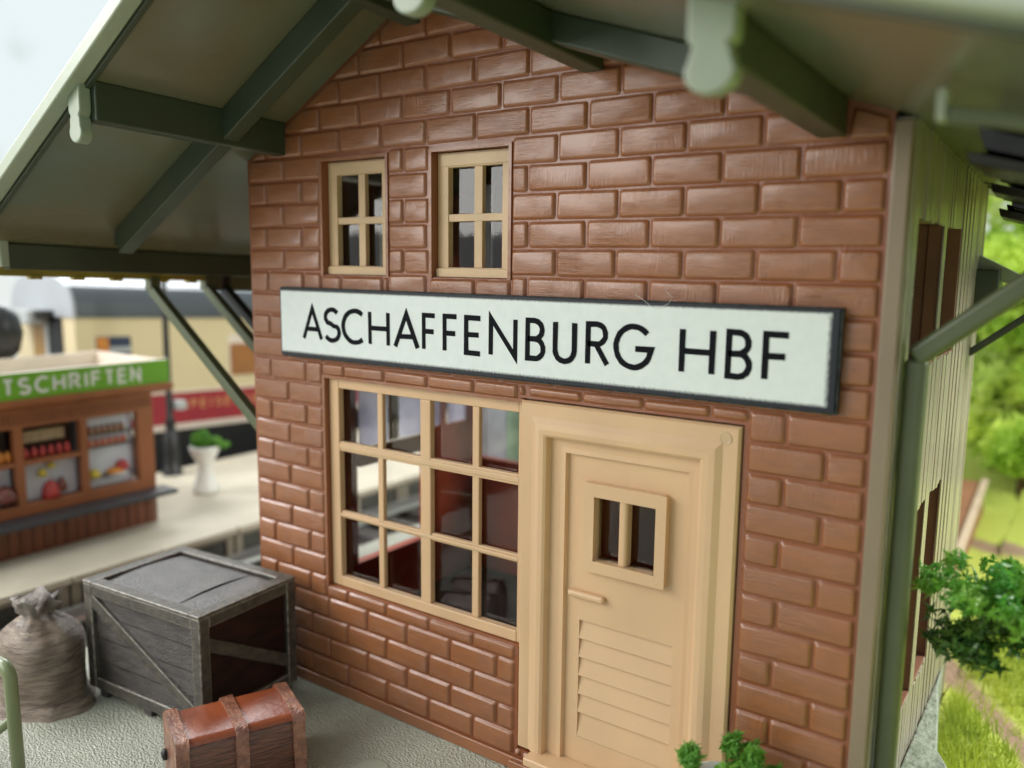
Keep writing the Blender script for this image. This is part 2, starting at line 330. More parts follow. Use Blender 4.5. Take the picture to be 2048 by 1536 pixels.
def stroke(pts, t):
    n = len(pts); L = []; R = []
    for i in range(n):
        p = Vector(pts[i]); 
        d0 = (p-Vector(pts[i-1])).normalized() if i else (Vector(pts[1])-p).normalized()
        d1 = (Vector(pts[i+1])-p).normalized() if i < n-1 else d0
        if i == 0: d0 = d1
        m = (d0+d1); m = m.normalized() if m.length > 1e-4 else d0
        nn = Vector((-m.y, m.x)); c = max(.35, nn.dot(Vector((-d0.y, d0.x))))
        L.append(p+nn*t/2/c); R.append(p-nn*t/2/c)
    return L, R
def lettering(mb, ch, x0, z0, w, h, t, put, depth=.004, st=[0]):
    # put(x, z, d) -> 3D point
    w2 = w-t; 
    for s in glyph(ch, w2, h-t):
        s = [(x0+t/2+a, z0+t/2+b) for a, b in s]; L, R = stroke(s, t); st[0] += 1
        dd = depth+(st[0] % 5)*.0007; n = len(L)
        vs = [put(p.x, p.y, dd) for p in L]+[put(p.x, p.y, dd) for p in R]+[put(p.x, p.y, 0) for p in L]+[put(p.x, p.y, 0) for p in R]
        fs = []
        for i in range(n-1):
            fs += [(i, i+1, n+i+1, n+i), (i, i+1, 2*n+i+1, 2*n+i), (n+i, n+i+1, 3*n+i+1, 3*n+i)]
        fs += [(0, n, 3*n, 2*n), (n-1, 2*n-1, 4*n-1, 3*n-1)]
        mb.add(vs, fs)

# ------------------------------------------------------------------ brick wall
H = .16; B = .3864; Z0 = 3.773
XL, XR = -.405, 4.068
def zrow(r): return Z0-H*r
HOLES = [(.40, 1.0, 3.115, 3.885), (1.395, 1.985, 3.115, 3.885), (.385, 2.12, .835, 2.385), (2.09, 3.462, .15, 2.412)]
def gable(x): return 3.93+.56*(x+.405) if x < 1.25 else 4.857-.343*(x-1.25)
def clip(poly, a, b, c):   # keep a*x+b*z<=c
    out = []
    for i in range(len(poly)):
        p, q = poly[i], poly[(i+1) % len(poly)]; dp = a*p[0]+b*p[1]-c; dq = a*q[0]+b*q[1]-c
        if dp <= 0: out.append(p)
        if dp*dq < 0: t = dp/(dp-dq); out.append((p[0]+(q[0]-p[0])*t, p[1]+(q[1]-p[1])*t))
    return out
def inset_round(poly, d, r, seg=3):
    n = len(poly); lines = []
    for i in range(n):
        p = Vector(poly[i]); q = Vector(poly[(i+1) % n]); t = (q-p).normalized(); nn = Vector((-t.y, t.x)); lines.append((p+nn*d, t))
    cor = []
    for i in range(n):
        p0, t0 = lines[i-1]; p1, t1 = lines[i]; cr = t0.x*t1.y-t0.y*t1.x
        if abs(cr) < 1e-6: cor.append(p1); continue
        w = p1-p0; s = (w.x*t1.y-w.y*t1.x)/cr; cor.append(p0+t0*s)
    out = []
    for i in range(n):
        c = cor[i]; a = (cor[i-1]-c); b = (cor[(i+1) % n]-c); rr = min(r, a.length*.45, b.length*.45)
        A = c+a.normalized()*rr; Bp = c+b.normalized()*rr
        for k in range(seg+1):
            t = k/seg; out.append(A*(1-t)**2+c*2*t*(1-t)+Bp*t*t)
    return out
def add_brick(mb, poly):
    ar = sum(poly[i][0]*poly[(i+1) % len(poly)][1]-poly[(i+1) % len(poly)][0]*poly[i][1] for i in range(len(poly)))/2
    if abs(ar) < .0012: return
    if ar < 0: poly = poly[::-1]
    keep = []
    for p in poly:
        if not keep or math.hypot(p[0]-keep[-1][0], p[1]-keep[-1][1]) > .034: keep.append(p)
    if len(keep) > 2 and math.hypot(keep[0][0]-keep[-1][0], keep[0][1]-keep[-1][1]) < .034: keep.pop()
    poly = keep
    if len(poly) < 3: return
    per = sum(math.hypot(poly[i][0]-poly[i-1][0], poly[i][1]-poly[i-1][1]) for i in range(len(poly)))
    if 2*abs(ar)/per < .022: return
    xs = [p[0] for p in poly]; zs = [p[1] for p in poly]
    if max(xs)-min(xs) < .035 or max(zs)-min(zs) < .035: return
    g = random.uniform(.0100, .0135); dep = random.uniform(.0145, .0185)
    prof = [(g-.007, .001, .018), (g-.001, .007, .02), (g+.002, .6*dep, .019), (g+.006, .90*dep, .017), (g+.013, dep, .014)]
    rings = []; tilt = random.uniform(-.03, .03); tx = random.uniform(-.012, .012); cz = sum(zs)/len(zs); cx = sum(xs)/len(xs)
    ph = [random.uniform(0, 6.28) for _ in range(4)]
    for k, (d, y, r) in enumerate(prof):
        ring = inset_round(poly, d, r)
        w = k/4
        rings.append([(p.x+.0016*math.sin(p.y*70+ph[0]), -y-(w*((p.y-cz)*tilt+(p.x-cx)*tx)), p.y+.0018*math.sin(p.x*45+ph[1])+.0012*math.sin(p.x*110+ph[2])) for p in ring])
    n = len(rings[0]); vs = [v for r in rings for v in r]; fs = []
    for k in range(len(rings)-1):
        for i in range(n): fs.append((k*n+i, k*n+(i+1) % n, (k+1)*n+(i+1) % n, (k+1)*n+i))
    fs.append(tuple(range((len(rings)-1)*n, len(rings)*n)))
    mb.add(vs, fs, True)
def brick_courses():
    mb = MB()
    for r in range(-7, 23):
        zt, zb = zrow(r), zrow(r+1)
        off = 0 if r % 2 else .5
        xs = [XL+.012]+[ (k+off)*B + random.uniform(-.004, .004) for k in range(-1, 11) if XL+.08 < (k+off)*B < XR-.06]+[XR-.012]
        for a, b in zip(xs[:-1], xs[1:]):
            rects = [(a, b, zb, zt)]
            for hx0, hx1, hz0, hz1 in HOLES:
                m = .022; nx = []
                for (x0, x1, z0, z1) in rects:
                    X0, X1, Q0, Q1 = hx0-m, hx1+m, hz0-m*.2, hz1+m*.6
                    if x1 <= X0 or x0 >= X1 or z1 <= Q0 or z0 >= Q1: nx.append((x0, x1, z0, z1)); continue
                    if x0 < X0: nx.append((x0, X0, z0, z1))
                    if x1 > X1: nx.append((X1, x1, z0, z1))
                    xa, xb = max(x0, X0), min(x1, X1)
                    if z1 > Q1: nx.append((xa if x0 >= X0 else X0, xb, Q1, z1))
                    if z0 < Q0: nx.append((xa, xb, z0, Q0))
                rects = nx
            for (x0, x1, z0, z1) in rects:
                poly = [(x0, z0), (x1, z0), (x1, z1), (x0, z1)]
                poly = clip(poly, -.56, 1, 3.93+.56*.405-.02)
                if len(poly) > 2: poly = clip(poly, .343, 1, 4.857+.343*1.25-.02)
                if len(poly) > 2: add_brick(mb, poly)
    return mb
def wall_sheet(mb, x0, x1, z0, z1, holes, y0, y1, axis='y'):
    xs = sorted(set([x0, x1]+[h for q in holes for h in q[:2]])); zs = sorted(set([z0, z1]+[h for q in holes for h in q[2:]]))
    xs = [x for x in xs if x0 <= x <= x1]; zs = [z for z in zs if z0 <= z <= z1]
    def P(a, t, c): return (a, t, c) if axis == 'y' else (t, a, c)
    solid = {}
    for i in range(len(xs)-1):
        for j in range(len(zs)-1):
            cx, cz = (xs[i]+xs[i+1])/2, (zs[j]+zs[j+1])/2
            solid[i, j] = not any(h[0] < cx < h[1] and h[2] < cz < h[3] for h in holes)
    for (i, j), s in solid.items():
        if not s: continue
        a, b, c, d = xs[i], xs[i+1], zs[j], zs[j+1]
        mb.add([P(a, y0, c), P(b, y0, c), P(b, y0, d), P(a, y0, d)], [(0,1,2,3)]); mb.add([P(a, y1, c), P(b, y1, c), P(b, y1, d), P(a, y1, d)], [(3,2,1,0)])
        for di, dj, e in ((-1,0,((a,c),(a,d))), (1,0,((b,d),(b,c))), (0,-1,((b,c),(a,c))), (0,1,((a,d),(b,d)))):
            if not solid.get((i+di, j+dj), False):
                (p, q), (r, t) = e; mb.add([P(p, y0, q), P(r, y0, t), P(r, y1, t), P(p, y1, q)], [(0,1,2,3)])
    return mb

ST = empty('station_building', (1.83, 1.4, 0), 'brown brick model station house with cream door and windows under a green overhanging roof', 'building')
mb = brick_courses()
wall_sheet(mb, XL, XR, .0, 3.86, [(h[0], h[1], h[2], min(h[3], 3.8601)) for h in HOLES], 0, .13)
# head of the upper windows and the gable
mb.prism([(XL, 3.886), (1.25, 3.886), (1.25, 4.857), (XL, 3.93)], 'y', 0, .13)
mb.prism([(1.25, 3.886), (XR, 3.886), (XR, 3.89), (1.25, 4.857)], 'y', 0, .13)
for a, b in ((XL, .40), (1.0, 1.395), (1.985, XR)): mb.box(a, b, 0, .13, 3.8595, 3.8865)
# smooth lips round the openings
for hx0, hx1, hz0, hz1 in HOLES[:3]:
    t = .022
    mb.box(hx0-t, hx0-.0005, -.012, .004, hz0-.004, hz1+t); 
    if hx1 < 2.1: mb.box(hx1+.0005, hx1+t, -.012, .004, hz0-.004, hz1+t)
    mb.box(hx0-.0006, hx1+.0006, -.0125, .004, hz1+.0005, hz1+t)
wallobj = mb.build('brick_wall', M['brick'], ST, recalc=False)
pl = MB().box(XL-.005, 4.07, -.022, -.0005, .0, .088)
pl.box(2.06, 3.50, -.06, -.0225, 0, .085)
pl.build('plinth', M['brick'], ST, bevel=.01)

# ------------------------------------------------------------------ windows
def frame_bars(mb, x0, x1, z0, z1, fw, y0, y1, V, Hh, yv=None):
    l, r, b, t = fw
    mb.box(x0, x0+l, y0, y1, z0, z1); mb.box(x1-r, x1, y0, y1, z0, z1)
    mb.box(x0+l, x1-r, y0+.0015, y1, z1-t, z1); mb.box(x0+l, x1-r, y0-.002, y1, z0, z0+b)
    for a, c, d in V: mb.box(a, c, y0+d, y1-.002, z0+b, z1-t)
    for a, c, d in Hh: mb.box(x0+l, x1-r, y0+d, y1-.004, a, c)
bw = MB(); frame_bars(bw, .386, 2.10, .838, 2.382, (.095, .05, .075, .07), .032, .085, [(.850, .900, .012), (1.252, 1.34, .002), (1.684, 1.738, .012)], [(1.855, 1.925, .006), (1.357, 1.409, .013)])
for a, c in ((1.872, 1.908), (1.370, 1.396)): bw.box(.48, 2.06, .030, .05, a, c)
w = bw.build('window', M['cream'], ST, bevel=.007, seg=3, label='wide twelve pane window beside the door')
MB().sheet(.40, 2.09, .092, .096, .85, 2.37).build('pane', M['glass'], w, recalc=False)
for (x0, x1) in ((.402, .998), (1.397, 1.983)):
    q = MB(); cx = x0+.283
    frame_bars(q, x0, x1, 3.118, 3.882, (.085, .085, .06, .09), .05, .10, [(cx, cx+.062, .010)], [(3.462, 3.508, .006)])
    q.box(x0-.0, x1, .028, .049, 3.118, 3.172); q.box(x0+.03, x1-.03, .043, .0495, 3.80, 3.872)
    w = q.build('window', M['cream_dull'], ST, bevel=.007, seg=3)
    MB().sheet(x0+.01, x1-.01, .106, .110, 3.13, 3.87).build('pane', M['glass'], w, recalc=False)

# ------------------------------------------------------------------ door
def nested(mb, rects):
    # rects: list of (x0,x1,z0,z1,y) outer to inner -> stepped surface; open bottom treated as a normal side
    for (a, b) in zip(rects[:-1], rects[1:]):
        A = [(a[0], a[4], a[2]), (a[1], a[4], a[2]), (a[1], a[4], a[3]), (a[0], a[4], a[3])]
        Bq = [(b[0], b[4], b[2]), (b[1], b[4], b[2]), (b[1], b[4], b[3]), (b[0], b[4], b[3])]
        mb.add(A+Bq, [(i, (i+1) % 4, 4+(i+1) % 4, 4+i) for i in range(4)])
dz = .20
DF = MB()
nested(DF, [(2.103, 3.452, dz-.02, 2.402, .12), (2.103, 3.452, dz-.02, 2.402, -.012), (2.115, 3.440, dz-.01, 2.390, -.026), (2.19, 3.365, dz, 2.315, -.030),
            (2.225, 3.33, dz, 2.28, -.050), (2.255, 3.30, dz, 2.25, -.058), (2.285, 3.268, dz, 2.222, -.056), (2.300, 3.252, dz, 2.208, -.046),
            (2.308, 3.247, dz, 2.204, .0), (2.375, 3.20, dz, 2.150, .002), (2.41, 3.178, dz, 2.122, -.003), (2.418, 3.172, dz, 2.116, .030)])
DF.lathe([(.034, 0), (.034, .004), (.028, .005), (.026, .0025), (.001, .002)], (0, 0, 0), 24, closed=False)
k = 24*5; DF.v[-k:] = [(3.375+v[0], -.0275-v[2], 2.335+v[1]) for v in DF.v[-k:]]
D = DF.build('door', M['cream'], ST, bevel=.008, seg=3, label='cream panelled door in its moulded frame', recalc=False)
# leaf with hole for its window and the louvres
LF = MB(); wx0, wx1, wz0, wz1 = 2.60, 3.02, 1.50, 1.915
wall_sheet(LF, 2.40, 3.19, .18, 2.13, [(wx0, wx1, wz0, wz1), (2.508, 3.107, .365, 1.112)], .029, .10)
n = 7; zt = 1.112
for i in range(6):
    a = zt-i*.1178; b = a-.1178
    if i == 5: b = .365
    LF.add([(2.508, .050, a), (3.107, .050, a), (3.107, .0285, b), (2.508, .0285, b), (2.508, .10, a), (3.107, .10, a), (3.107, .10, b), (2.508, .10, b)], [(0,1,2,3), (0,4,5,1), (3,2,6,7)])
LF.build('door_leaf', M['cream'], D, bevel=.004)
WF = MB(); ox0, ox1, oz0, oz1 = 2.530, 3.062, 1.445, 1.972
ix = (ox0+.085, ox1-.062, oz0+.068, oz1-.078)
nested(WF, [(ox0, ox1, oz0, oz1, .0285), (ox0, ox1, oz0, oz1, -.022), (*ix, -.022), (*ix, .0285)])
WF.box(2.766, 2.822, -.010, .07, oz0+.06, oz1-.07)
WFo = WF.build('window_frame', M['cream'], D, bevel=.022, seg=4, recalc=False)
MB().sheet(2.59, 3.03, .075, .079, 1.49, 1.93).build('pane', M['glass'], D, recalc=False)
hd = MB(); hd.box(2.44, 2.684, -.012, .0288, 1.258, 1.30)
hd.build('handle', M['cream'], D, bevel=.018, seg=4)
MB().box(2.225, 3.46, -.14, .028, .150, .205).build('threshold', M['cream'], D, bevel=.012, seg=3)

# ------------------------------------------------------------------ side wall of planks
SX = 4.152; SY1 = 2.75
sh = [(.21, 1.0, 2.70, 3.44), (1.09, 1.66, 2.70, 3.44), (.30, 1.13, .70, 1.89), (1.23, 1.70, .70, 1.89), ]
SWm = MB(); wall_sheet(SWm, -.012, SY1, 0.0, 3.86, sh, SX-.075, SX-.004, 'x')
y = .02
while y < SY1-.02:
    wd = random.uniform(.05, .085); segs = [(0.0, 3.86)]
    for h in sh:
        if y+wd/2 > h[0] and y+wd/2 < h[1]:
            ns = []
            for a, b in segs:
                if h[2] > a: ns.append((a, min(b, h[2]+random.uniform(-.012, .012))))
                if h[3] < b: ns.append((max(a, h[3]+random.uniform(-.012, .012)), b))
            segs = ns
    for a, b in segs: SWm.box(SX-.006, SX+random.uniform(.0, .009), y, y+wd-.008, a, b)
    y += wd
SWm.build('side_wall', M['plank'], ST, bevel=.003)
MB().box(4.0695, SX-.002, -.030, .06, 0, 3.85).build('corner_post', M['post'], ST, bevel=.012)
# brown reveals and sashes behind the side openings
for h in sh:
    r = MB(); r.box(SX-.19, SX-.0765, h[0], h[1], h[2]-.02, h[2]); r.box(SX-.19, SX-.0765, h[0], h[1], h[3], h[3]+.02)
    r.box(SX-.19, SX-.0765, h[0]-.02, h[0], h[2], h[3]); r.box(SX-.19, SX-.0765, h[1], h[1]+.02, h[2], h[3])
    r.box(SX-.076, SX-.001, h[1]-.012, h[1]+.0008, h[2], h[3]); r.box(SX-.076, SX-.001, h[0]-.0008, h[0]+.012, h[2], h[3]); r.box(SX-.076, SX-.001, h[0]+.012, h[1]-.012, h[2]-.0008, h[2]+.012)
    m_ = (h[0]+h[1])/2
    r.box(SX-.155, SX-.12, m_-.02, m_+.02, h[2], h[3]); r.box(SX-.155, SX-.12, h[0], h[1], (h[2]+h[3])/2-.02, (h[2]+h[3])/2+.02)
    w = r.build('window', M['reveal'], ST, bevel=.004)
    MB().sheet(SX-.14, SX-.137, h[0], h[1], h[2], h[3]).build('pane', M['glass'], w, recalc=False)
# interior, back and left walls
IN = MB()
bh = [(-.25, .42, 1.22, 2.5), (.55, 1.0, 1.22, 2.5), (1.6, 2.0, .9, 1.4), (2.3, 2.6, 1.0, 1.45), (.4, .9, 3.0, 3.5)]
wall_sheet(IN, XL, 4.06, 0, 3.86, bh, SY1-.10, SY1-.02)
IN.prism([(XL, 3.861), (4.06, 3.861), (4.06, 3.88), (1.25, 4.84), (XL, 3.92)], 'y', SY1-.10, SY1-.02)
IN.build('back_wall', M['inner'], ST)
LW = MB(); wall_sheet(LW, .131, SY1-.101, 0, 3.86, [(.98, 1.90, .55, 2.6), (1.98, 2.10, 1.62, 2.6), (2.20, 2.50, 1.62, 2.6), (1.3, 1.7, 3.0, 3.5)], XL+.002, XL+.09, 'x')
LW.build('left_wall', M['inner'], ST)
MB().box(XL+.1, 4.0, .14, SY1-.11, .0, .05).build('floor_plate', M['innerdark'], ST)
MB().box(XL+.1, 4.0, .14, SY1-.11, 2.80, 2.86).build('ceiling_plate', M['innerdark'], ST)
PT = MB(); PT.box(2.02, 2.08, .135, SY1-.12, .051, 2.79); PT.build('partition', M['inner'], ST)
def lrefl(y0_, y1_, z0_, z1_, m_): MB().box(XL+.095, XL+.10, y0_, y1_, z0_, z1_).build('curtain', m_, ST)  # sheets added inside to imitate pale reflections in the big window
lrefl(1.00, 1.36, 1.60, 2.58, M['lace']); lrefl(1.37, 1.50, 1.60, 2.58, M['trgrey']); lrefl(1.51, 1.89, 1.60, 2.58, M['lace'])
lrefl(1.985, 2.095, 1.63, 2.58, M['lace']); lrefl(2.21, 2.49, 1.63, 2.58, M['lace'])
MB().box(-.24, .10, SY1-.12, SY1-.105, 1.24, 2.48).build('curtain', M['lace'], ST); MB().box(.11, .41, SY1-.12, SY1-.105, 1.24, 2.48).build('curtain', M['lacegreen'], ST)
MB().box(XL+.095, XL+.16, .95, 1.95, 1.44, 1.595).build('window_ledge', M['kwood'], ST, bevel=.01)  # bar added to imitate an orange reflection in the pane
for i, x in enumerate((.36, .60, 1.22, 1.50)):
    MB().box(x, x+.11, .62+.05*i, .64+.05*i, 2.87, 3.75).build('curtain', M['white'], ST)  # upright white strips behind the upper windows

# ------------------------------------------------------------------ roof
K = .035
def sheer(x, y, z): return (x, y, z-K*y)
def zroof(x): return 4.857+.56*(x-1.25) if x < 1.25 else 4.857-.343*(x-1.25)
def yfront(x): return -1.50 if x < 1.25 else -1.50-.40*min(1., (x-1.25)/3.0)
XE0, XE1 = -1.86, 5.05
def slab(mb, xa, xb, ya0, ya1, yb0, yb1, dz0, dz1, nx=1):
    # strip between xa and xb; front y ya0/yb0 and back y ya1/yb1; offsets from the roof plane
    for i in range(nx):
        x0 = xa+(xb-xa)*i/nx; x1 = xa+(xb-xa)*(i+1)/nx; f0 = i/nx; f1 = (i+1)/nx
        y00 = ya0+(yb0-ya0)*f0; y10 = ya0+(yb0-ya0)*f1; y01 = ya1+(yb1-ya1)*f0; y11 = ya1+(yb1-ya1)*f1
        mb.hexa([(x0, y00, zroof(x0)+dz0), (x1, y10, zroof(x1-1e-6)+dz0), (x1, y11, zroof(x1-1e-6)+dz0), (x0, y01, zroof(x0)+dz0),
                 (x0, y00, zroof(x0)+dz1), (x1, y10, zroof(x1-1e-6)+dz1), (x1, y11, zroof(x1-1e-6)+dz1), (x0, y01, zroof(x0)+dz1)])
RY = 3.35
rf = MB()
slab(rf, XE0, 1.25, -1.42, RY, -1.42, RY, 0, .05); slab(rf, 1.25, XE1, -1.42, RY, -1.95, RY, 0, .05)
ROOF = rf.shift(sheer).build('roof', M['soffit'], ST)
rt = MB()
slab(rt, XE0-.02, 1.25, -1.46, RY+.05, -1.46, RY+.05, .0505, .08); slab(rt, 1.25, XE1+.02, -1.46, RY+.05, -1.99, RY+.05, .0505, .08)
rt.shift(sheer).build('slate_covering', M['slate'], ROOF)
fa = MB()
slab(fa, XE0-.03, 1.25, -1.52, -1.4205, -1.52, -1.4205, -.012, .085); slab(fa, 1.25, XE1+.03, -1.52, -1.4205, -2.06, -1.9505, -.012, .085)
fa.shift(sheer).build('fascia', M['fascia'], ROOF, bevel=.012)
lip = MB()
slab(lip, XE0, 1.25, -1.4195, -1.385, -1.4195, -1.385, -.03, -.0005); slab(lip, 1.25, XE1, -1.4195, -1.37, -1.949, -1.90, -.03, -.0005)
lip.shift(sheer).build('fascia_lip', M['dgreen'], ROOF, bevel=.006)
# rafters
ra = MB(); slab(ra, -1.30, 1.25, -.53, -.41, -.53, -.41, -.20, -.0006, 1)
ra.box(-1.36, -1.301, -.525, -.415, zroof(-1.33)-.13, zroof(-1.33)-.02)
ra.shift(sheer).build('rafter', M['dgreen'], ST, bevel=.012)
ra = MB(); slab(ra, 1.25, 3.74, -.53, -.41, -.53, -.41, -.145, -.0006, 1)
ra.shift(sheer).build('rafter', M['dgreen'], ST, bevel=.012)
# purlins with their carved finials
def finial_poly(cx, zt, w=.165, bulb=.088, k=1.):
    p = [(cx-w/2, zt), (cx-w/2, zt-.17)]
    p += [(cx-w/2+.006, zt-.185), (cx-w*.36, zt-.205), (cx-w*.42, zt-.222)]
    zc = zt-.305
    for i in range(13):
        a = math.radians(150+i*20); p.append((cx+bulb*math.cos(a), zc+bulb*math.sin(a)*.98))
    p += [(cx+w*.42, zt-.222), (cx+w*.36, zt-.205), (cx+w/2-.006, zt-.185), (cx+w/2, zt-.17), (cx+w/2, zt)]
    return [(a, zt-(zt-b)*k) for a, b in p[::-1]]
for cx, w, yf in ((-.02, .12, -1.385), (1.25, .13, -1.385), (2.535, .13, -1.40), (3.80, .13, -1.40)):
    p = MB(); zt = min(zroof(cx-w/2), zroof(cx+w/2))
    p.hexa([(cx-w/2, yf, zt-.165), (cx+w/2, yf, zt-.165), (cx+w/2, -.004, zt-.165), (cx-w/2, -.004, zt-.165),
            (cx-w/2, yf, zroof(cx-w/2)-.001), (cx+w/2, yf, zroof(cx+w/2)-.001), (cx+w/2, -.004, zroof(cx+w/2)-.001), (cx-w/2, -.004, zroof(cx-w/2)-.001)])
    po = p.shift(sheer).build('purlin', M['dgreen'], ST, bevel=.012)
    f = MB(); f.prism(finial_poly(cx+.002-(.045 if cx < 0 else 0), zt+.05, .165 if cx > 0 else .13, .088 if cx > 0 else .068, .80 if cx > 1 else .92), 'y', yf-.075, yf-.0008)
    f.shift(sheer).build('finial', M['finial'], po, bevel=.012, seg=3)
# eave beam and boards on the left
eb = MB(); eb.box(-1.68, -1.56, -1.20, 2.6, 3.085, 3.27); eb.shift(sheer).build('eave_beam', M['dgreen'], ST, bevel=.01)
eb = MB(); eb.box(-1.70, -1.55, -1.262, -1.2005, 3.10, 3.29); eb.shift(sheer).build('beam_end', M['fascia'], ST, bevel=.01)
ye = MB(); ye.box(XE0, XE0+.05, -1.38, .60, 3.035, zroof(XE0)-.001)
for yy in (-.95, -.62, -.3, .12, .4): ye.box(XE0-.01, XE0+.06, yy, yy+.09, 3.015, 3.05)
ye.shift(sheer).build('eave_board', M['yellow'], ST, bevel=.006)
ye = MB(); ye.box(XE0-.01, XE0+.05, .605, 3.0, 2.955, zroof(XE0)-.001); ye.shift(sheer).build('eave_board', M['green'], ST, bevel=.008)
def strut(yc, m, t=.085, dx=0):
    q = MB(); q.bar((-1.84+dx, yc, 2.95), (-.40, yc, 1.88), t, t*.95, (0, 1, 0)); q.box(-1.90+dx, -1.80+dx, yc-.045, yc+.045, 2.94, 3.06)
    return q.build('strut', m, ST, bevel=.012)
strut(.08, M['green']); strut(.62, M['green']); strut(.80, M['black'])
# right side: soffit joints, eave slates, strut and post
sj = MB()
for yy in (2.35, 2.55, 2.66, 2.80, 2.95): sj.hexa([(4.17, yy, zroof(4.17)-.006), (4.9, yy, zroof(4.9)-.006), (4.9, yy+.018, zroof(4.9)-.006), (4.17, yy+.018, zroof(4.17)-.006), (4.17, yy, zroof(4.17)-.0005), (4.9, yy, zroof(4.9)-.0005), (4.9, yy+.018, zroof(4.9)-.0005), (4.17, yy+.018, zroof(4.17)-.0005)])
sj.shift(sheer).build('soffit_joint', M['dgreen'], ROOF)
random.seed(31)
for k in range(12):
    ya = -.22+k*.175; step = (0 if ya < .5 else .075 if ya < 1.05 else .145)
    zt_ = 3.775-.33*0-K*ya-.01; zb = 3.635-step+random.uniform(-.018, .018); xx = 4.41+random.uniform(-.02, .03)
    t_ = MB(); t_.hexa([(xx, ya, zb+.012), (5.2, ya, zb-.22), (5.2, ya+.17, zb-.23), (xx, ya+.17, zb), (xx-.01, ya-.03, zb+.055), (5.2, ya-.03, zb-.17), (5.2, ya+.16, zb-.18), (xx+.01, ya+.16, zb+.045)])
    t_.build('eave_slate', M['slate'], ROOF, bevel=.006)
    t_ = MB(); t_.hexa([(xx+.05, ya+.01, zb+.06), (5.2, ya+.01, zb-.16), (5.2, ya+.165, zb-.16), (xx+.05, ya+.165, zb+.05), (xx+.02, ya, zt_), (5.2, ya, zt_-.27), (5.2, ya+.15, zt_-.27), (xx+.02, ya+.15, zt_)])
    t_.build('eave_slate', M['slate'], ROOF, bevel=.006)
q = MB(); q.hexa([(4.43, -1.07, 3.665), (4.80, -1.07, 3.60), (4.80, -1.03, 3.60), (4.43, -1.03, 3.665), (4.43, -1.07, 3.72), (4.80, -1.07, 3.64), (4.80, -1.03, 3.64), (4.43, -1.03, 3.72)]); q.build('eave_bracket', M['green'], ST, bevel=.01)
q = MB(); q.box(4.40, 4.4295, -1.08, -1.02, 3.67, 3.77); q.build('bracket_end', M['fascia'], ST, bevel=.008)
pv = MB(); pv.box(4.165, 4.262, .06, .16, 0, 2.80); pv.build('canopy_post', M['green'], ST, bevel=.03, seg=4)
q = MB(); q.bar((4.20, .11, 2.80), (4.98, .11, 3.45), .10, .105, (0, 1, 0)); q.build('strut', M['green'], ST, bevel=.03, seg=4)
q = MB(); q.bar((4.15, 2.5, 2.62), (4.85, 2.5, 3.20), .05, .06, (0, 1, 0)); q.build('strut', M['dgreen'], ST, bevel=.012)
q = MB(); q.bar((4.10, 2.6, 3.28), (4.6, 2.55, 3.02), .09, .09, (0, 1, 0)); q.build('canopy_beam', M['fascia'], ST, bevel=.012)
q = MB(); q.box(4.155, 4.30, 2.45, 2.75, 2.9, 3.2); q.build('canopy_bracket', M['dgreen'], ST, bevel=.012)

# ------------------------------------------------------------------ name board
sx0, sx1, sz0, sz1 = -.004, 3.905, 2.530, 3.016
SG = empty('station_sign', (1.93, -.03, 2.77), 'long white name board with black letters and black rim above the door', 'sign')
MB().box(sx0, sx1, -.066, -.0235, sz0, sz1).build('board', sign_material(sx0, sx1, sz0, sz1), SG, bevel=.003)
rm = MB(); rm.box(sx0+.01, sx1+.012, -.060, -.026, sz1+.0005, sz1+.007); rm.box(sx1+.0005, sx1+.012, -.058, -.026, sz0-.008, sz1); rm.box(sx0+.01, sx1, -.058, -.026, sz0-.009, sz0-.0005)
rm.build('board_edge', mat('worn_dark_card_edge', (.05, .055, .05), .6, .3, col2=(.012, .012, .014), vscale=30), SG)
lt = MB()
for ch, a, b in (('A', .231, .446), ('S', .452, .624), ('C', .633, .846), ('H', .886, 1.083), ('A', 1.116, 1.341), ('F', 1.36, 1.485), ('F', 1.532, 1.659), ('E', 1.704, 1.842), ('N', 1.892, 2.102),
                 ('B', 2.158, 2.297), ('U', 2.347, 2.505), ('R', 2.561, 2.714), ('G', 2.736, 2.977), ('H', 3.119, 3.314), ('B', 3.367, 3.506), ('F', 3.552, 3.691)):
    lettering(lt, ch, a, 2.648, b-a, .246+.005*(a > 1.8), .0315, lambda x, z, d: (x+.0012*math.sin(z*190+x*40), -.0662-d, z+.0012*math.sin(x*230)), .0015)
lt.build('lettering', M['ink'], SG, recalc=False)

TH = empty('lint_thread', (2.98, -.06, 3.03), 'thin pale lint thread hanging over the top edge of the name board', 'thread')
q = MB(); q.tube([(2.86, -.03, 3.10), (2.85, -.05, 3.05), (2.90, -.068, 3.03), (2.96, -.072, 2.99), (3.00, -.072, 2.985), (3.05, -.07, 3.01), (3.07, -.068, 3.045), (3.02, -.05, 3.08)], .0011, 5)
q.build('thread', M['white'], TH)

# ------------------------------------------------------------------ platform in front and the setting
pf = MB(); pf.box(-1.78, 4.60, -9, -.0005, -.5, 0); pf.box(-1.78, XL-.006, 0, 9, -.5, -.0005)
pf.build('platform', M['platform'], None, kind='structure', label='rough grey green station platform')
dm = MB(); dm.lathe([(.115, 0), (.113, .0035), (.10, .005), (.001, .0055)], (1.34, -.55, 0), 40, closed=False)
dm.build('platform_mark', mat('moulding_disc_plastic', (.36, .38, .30), .35, .5, bump=.1, bscale=30), None, kind='structure')
tb = MB(); tb.box(-13, 4.2, -11, 40, -.62, -.55)
tb.build('track_bed', M['ballast'], None, kind='structure', label='grey ballast track bed')
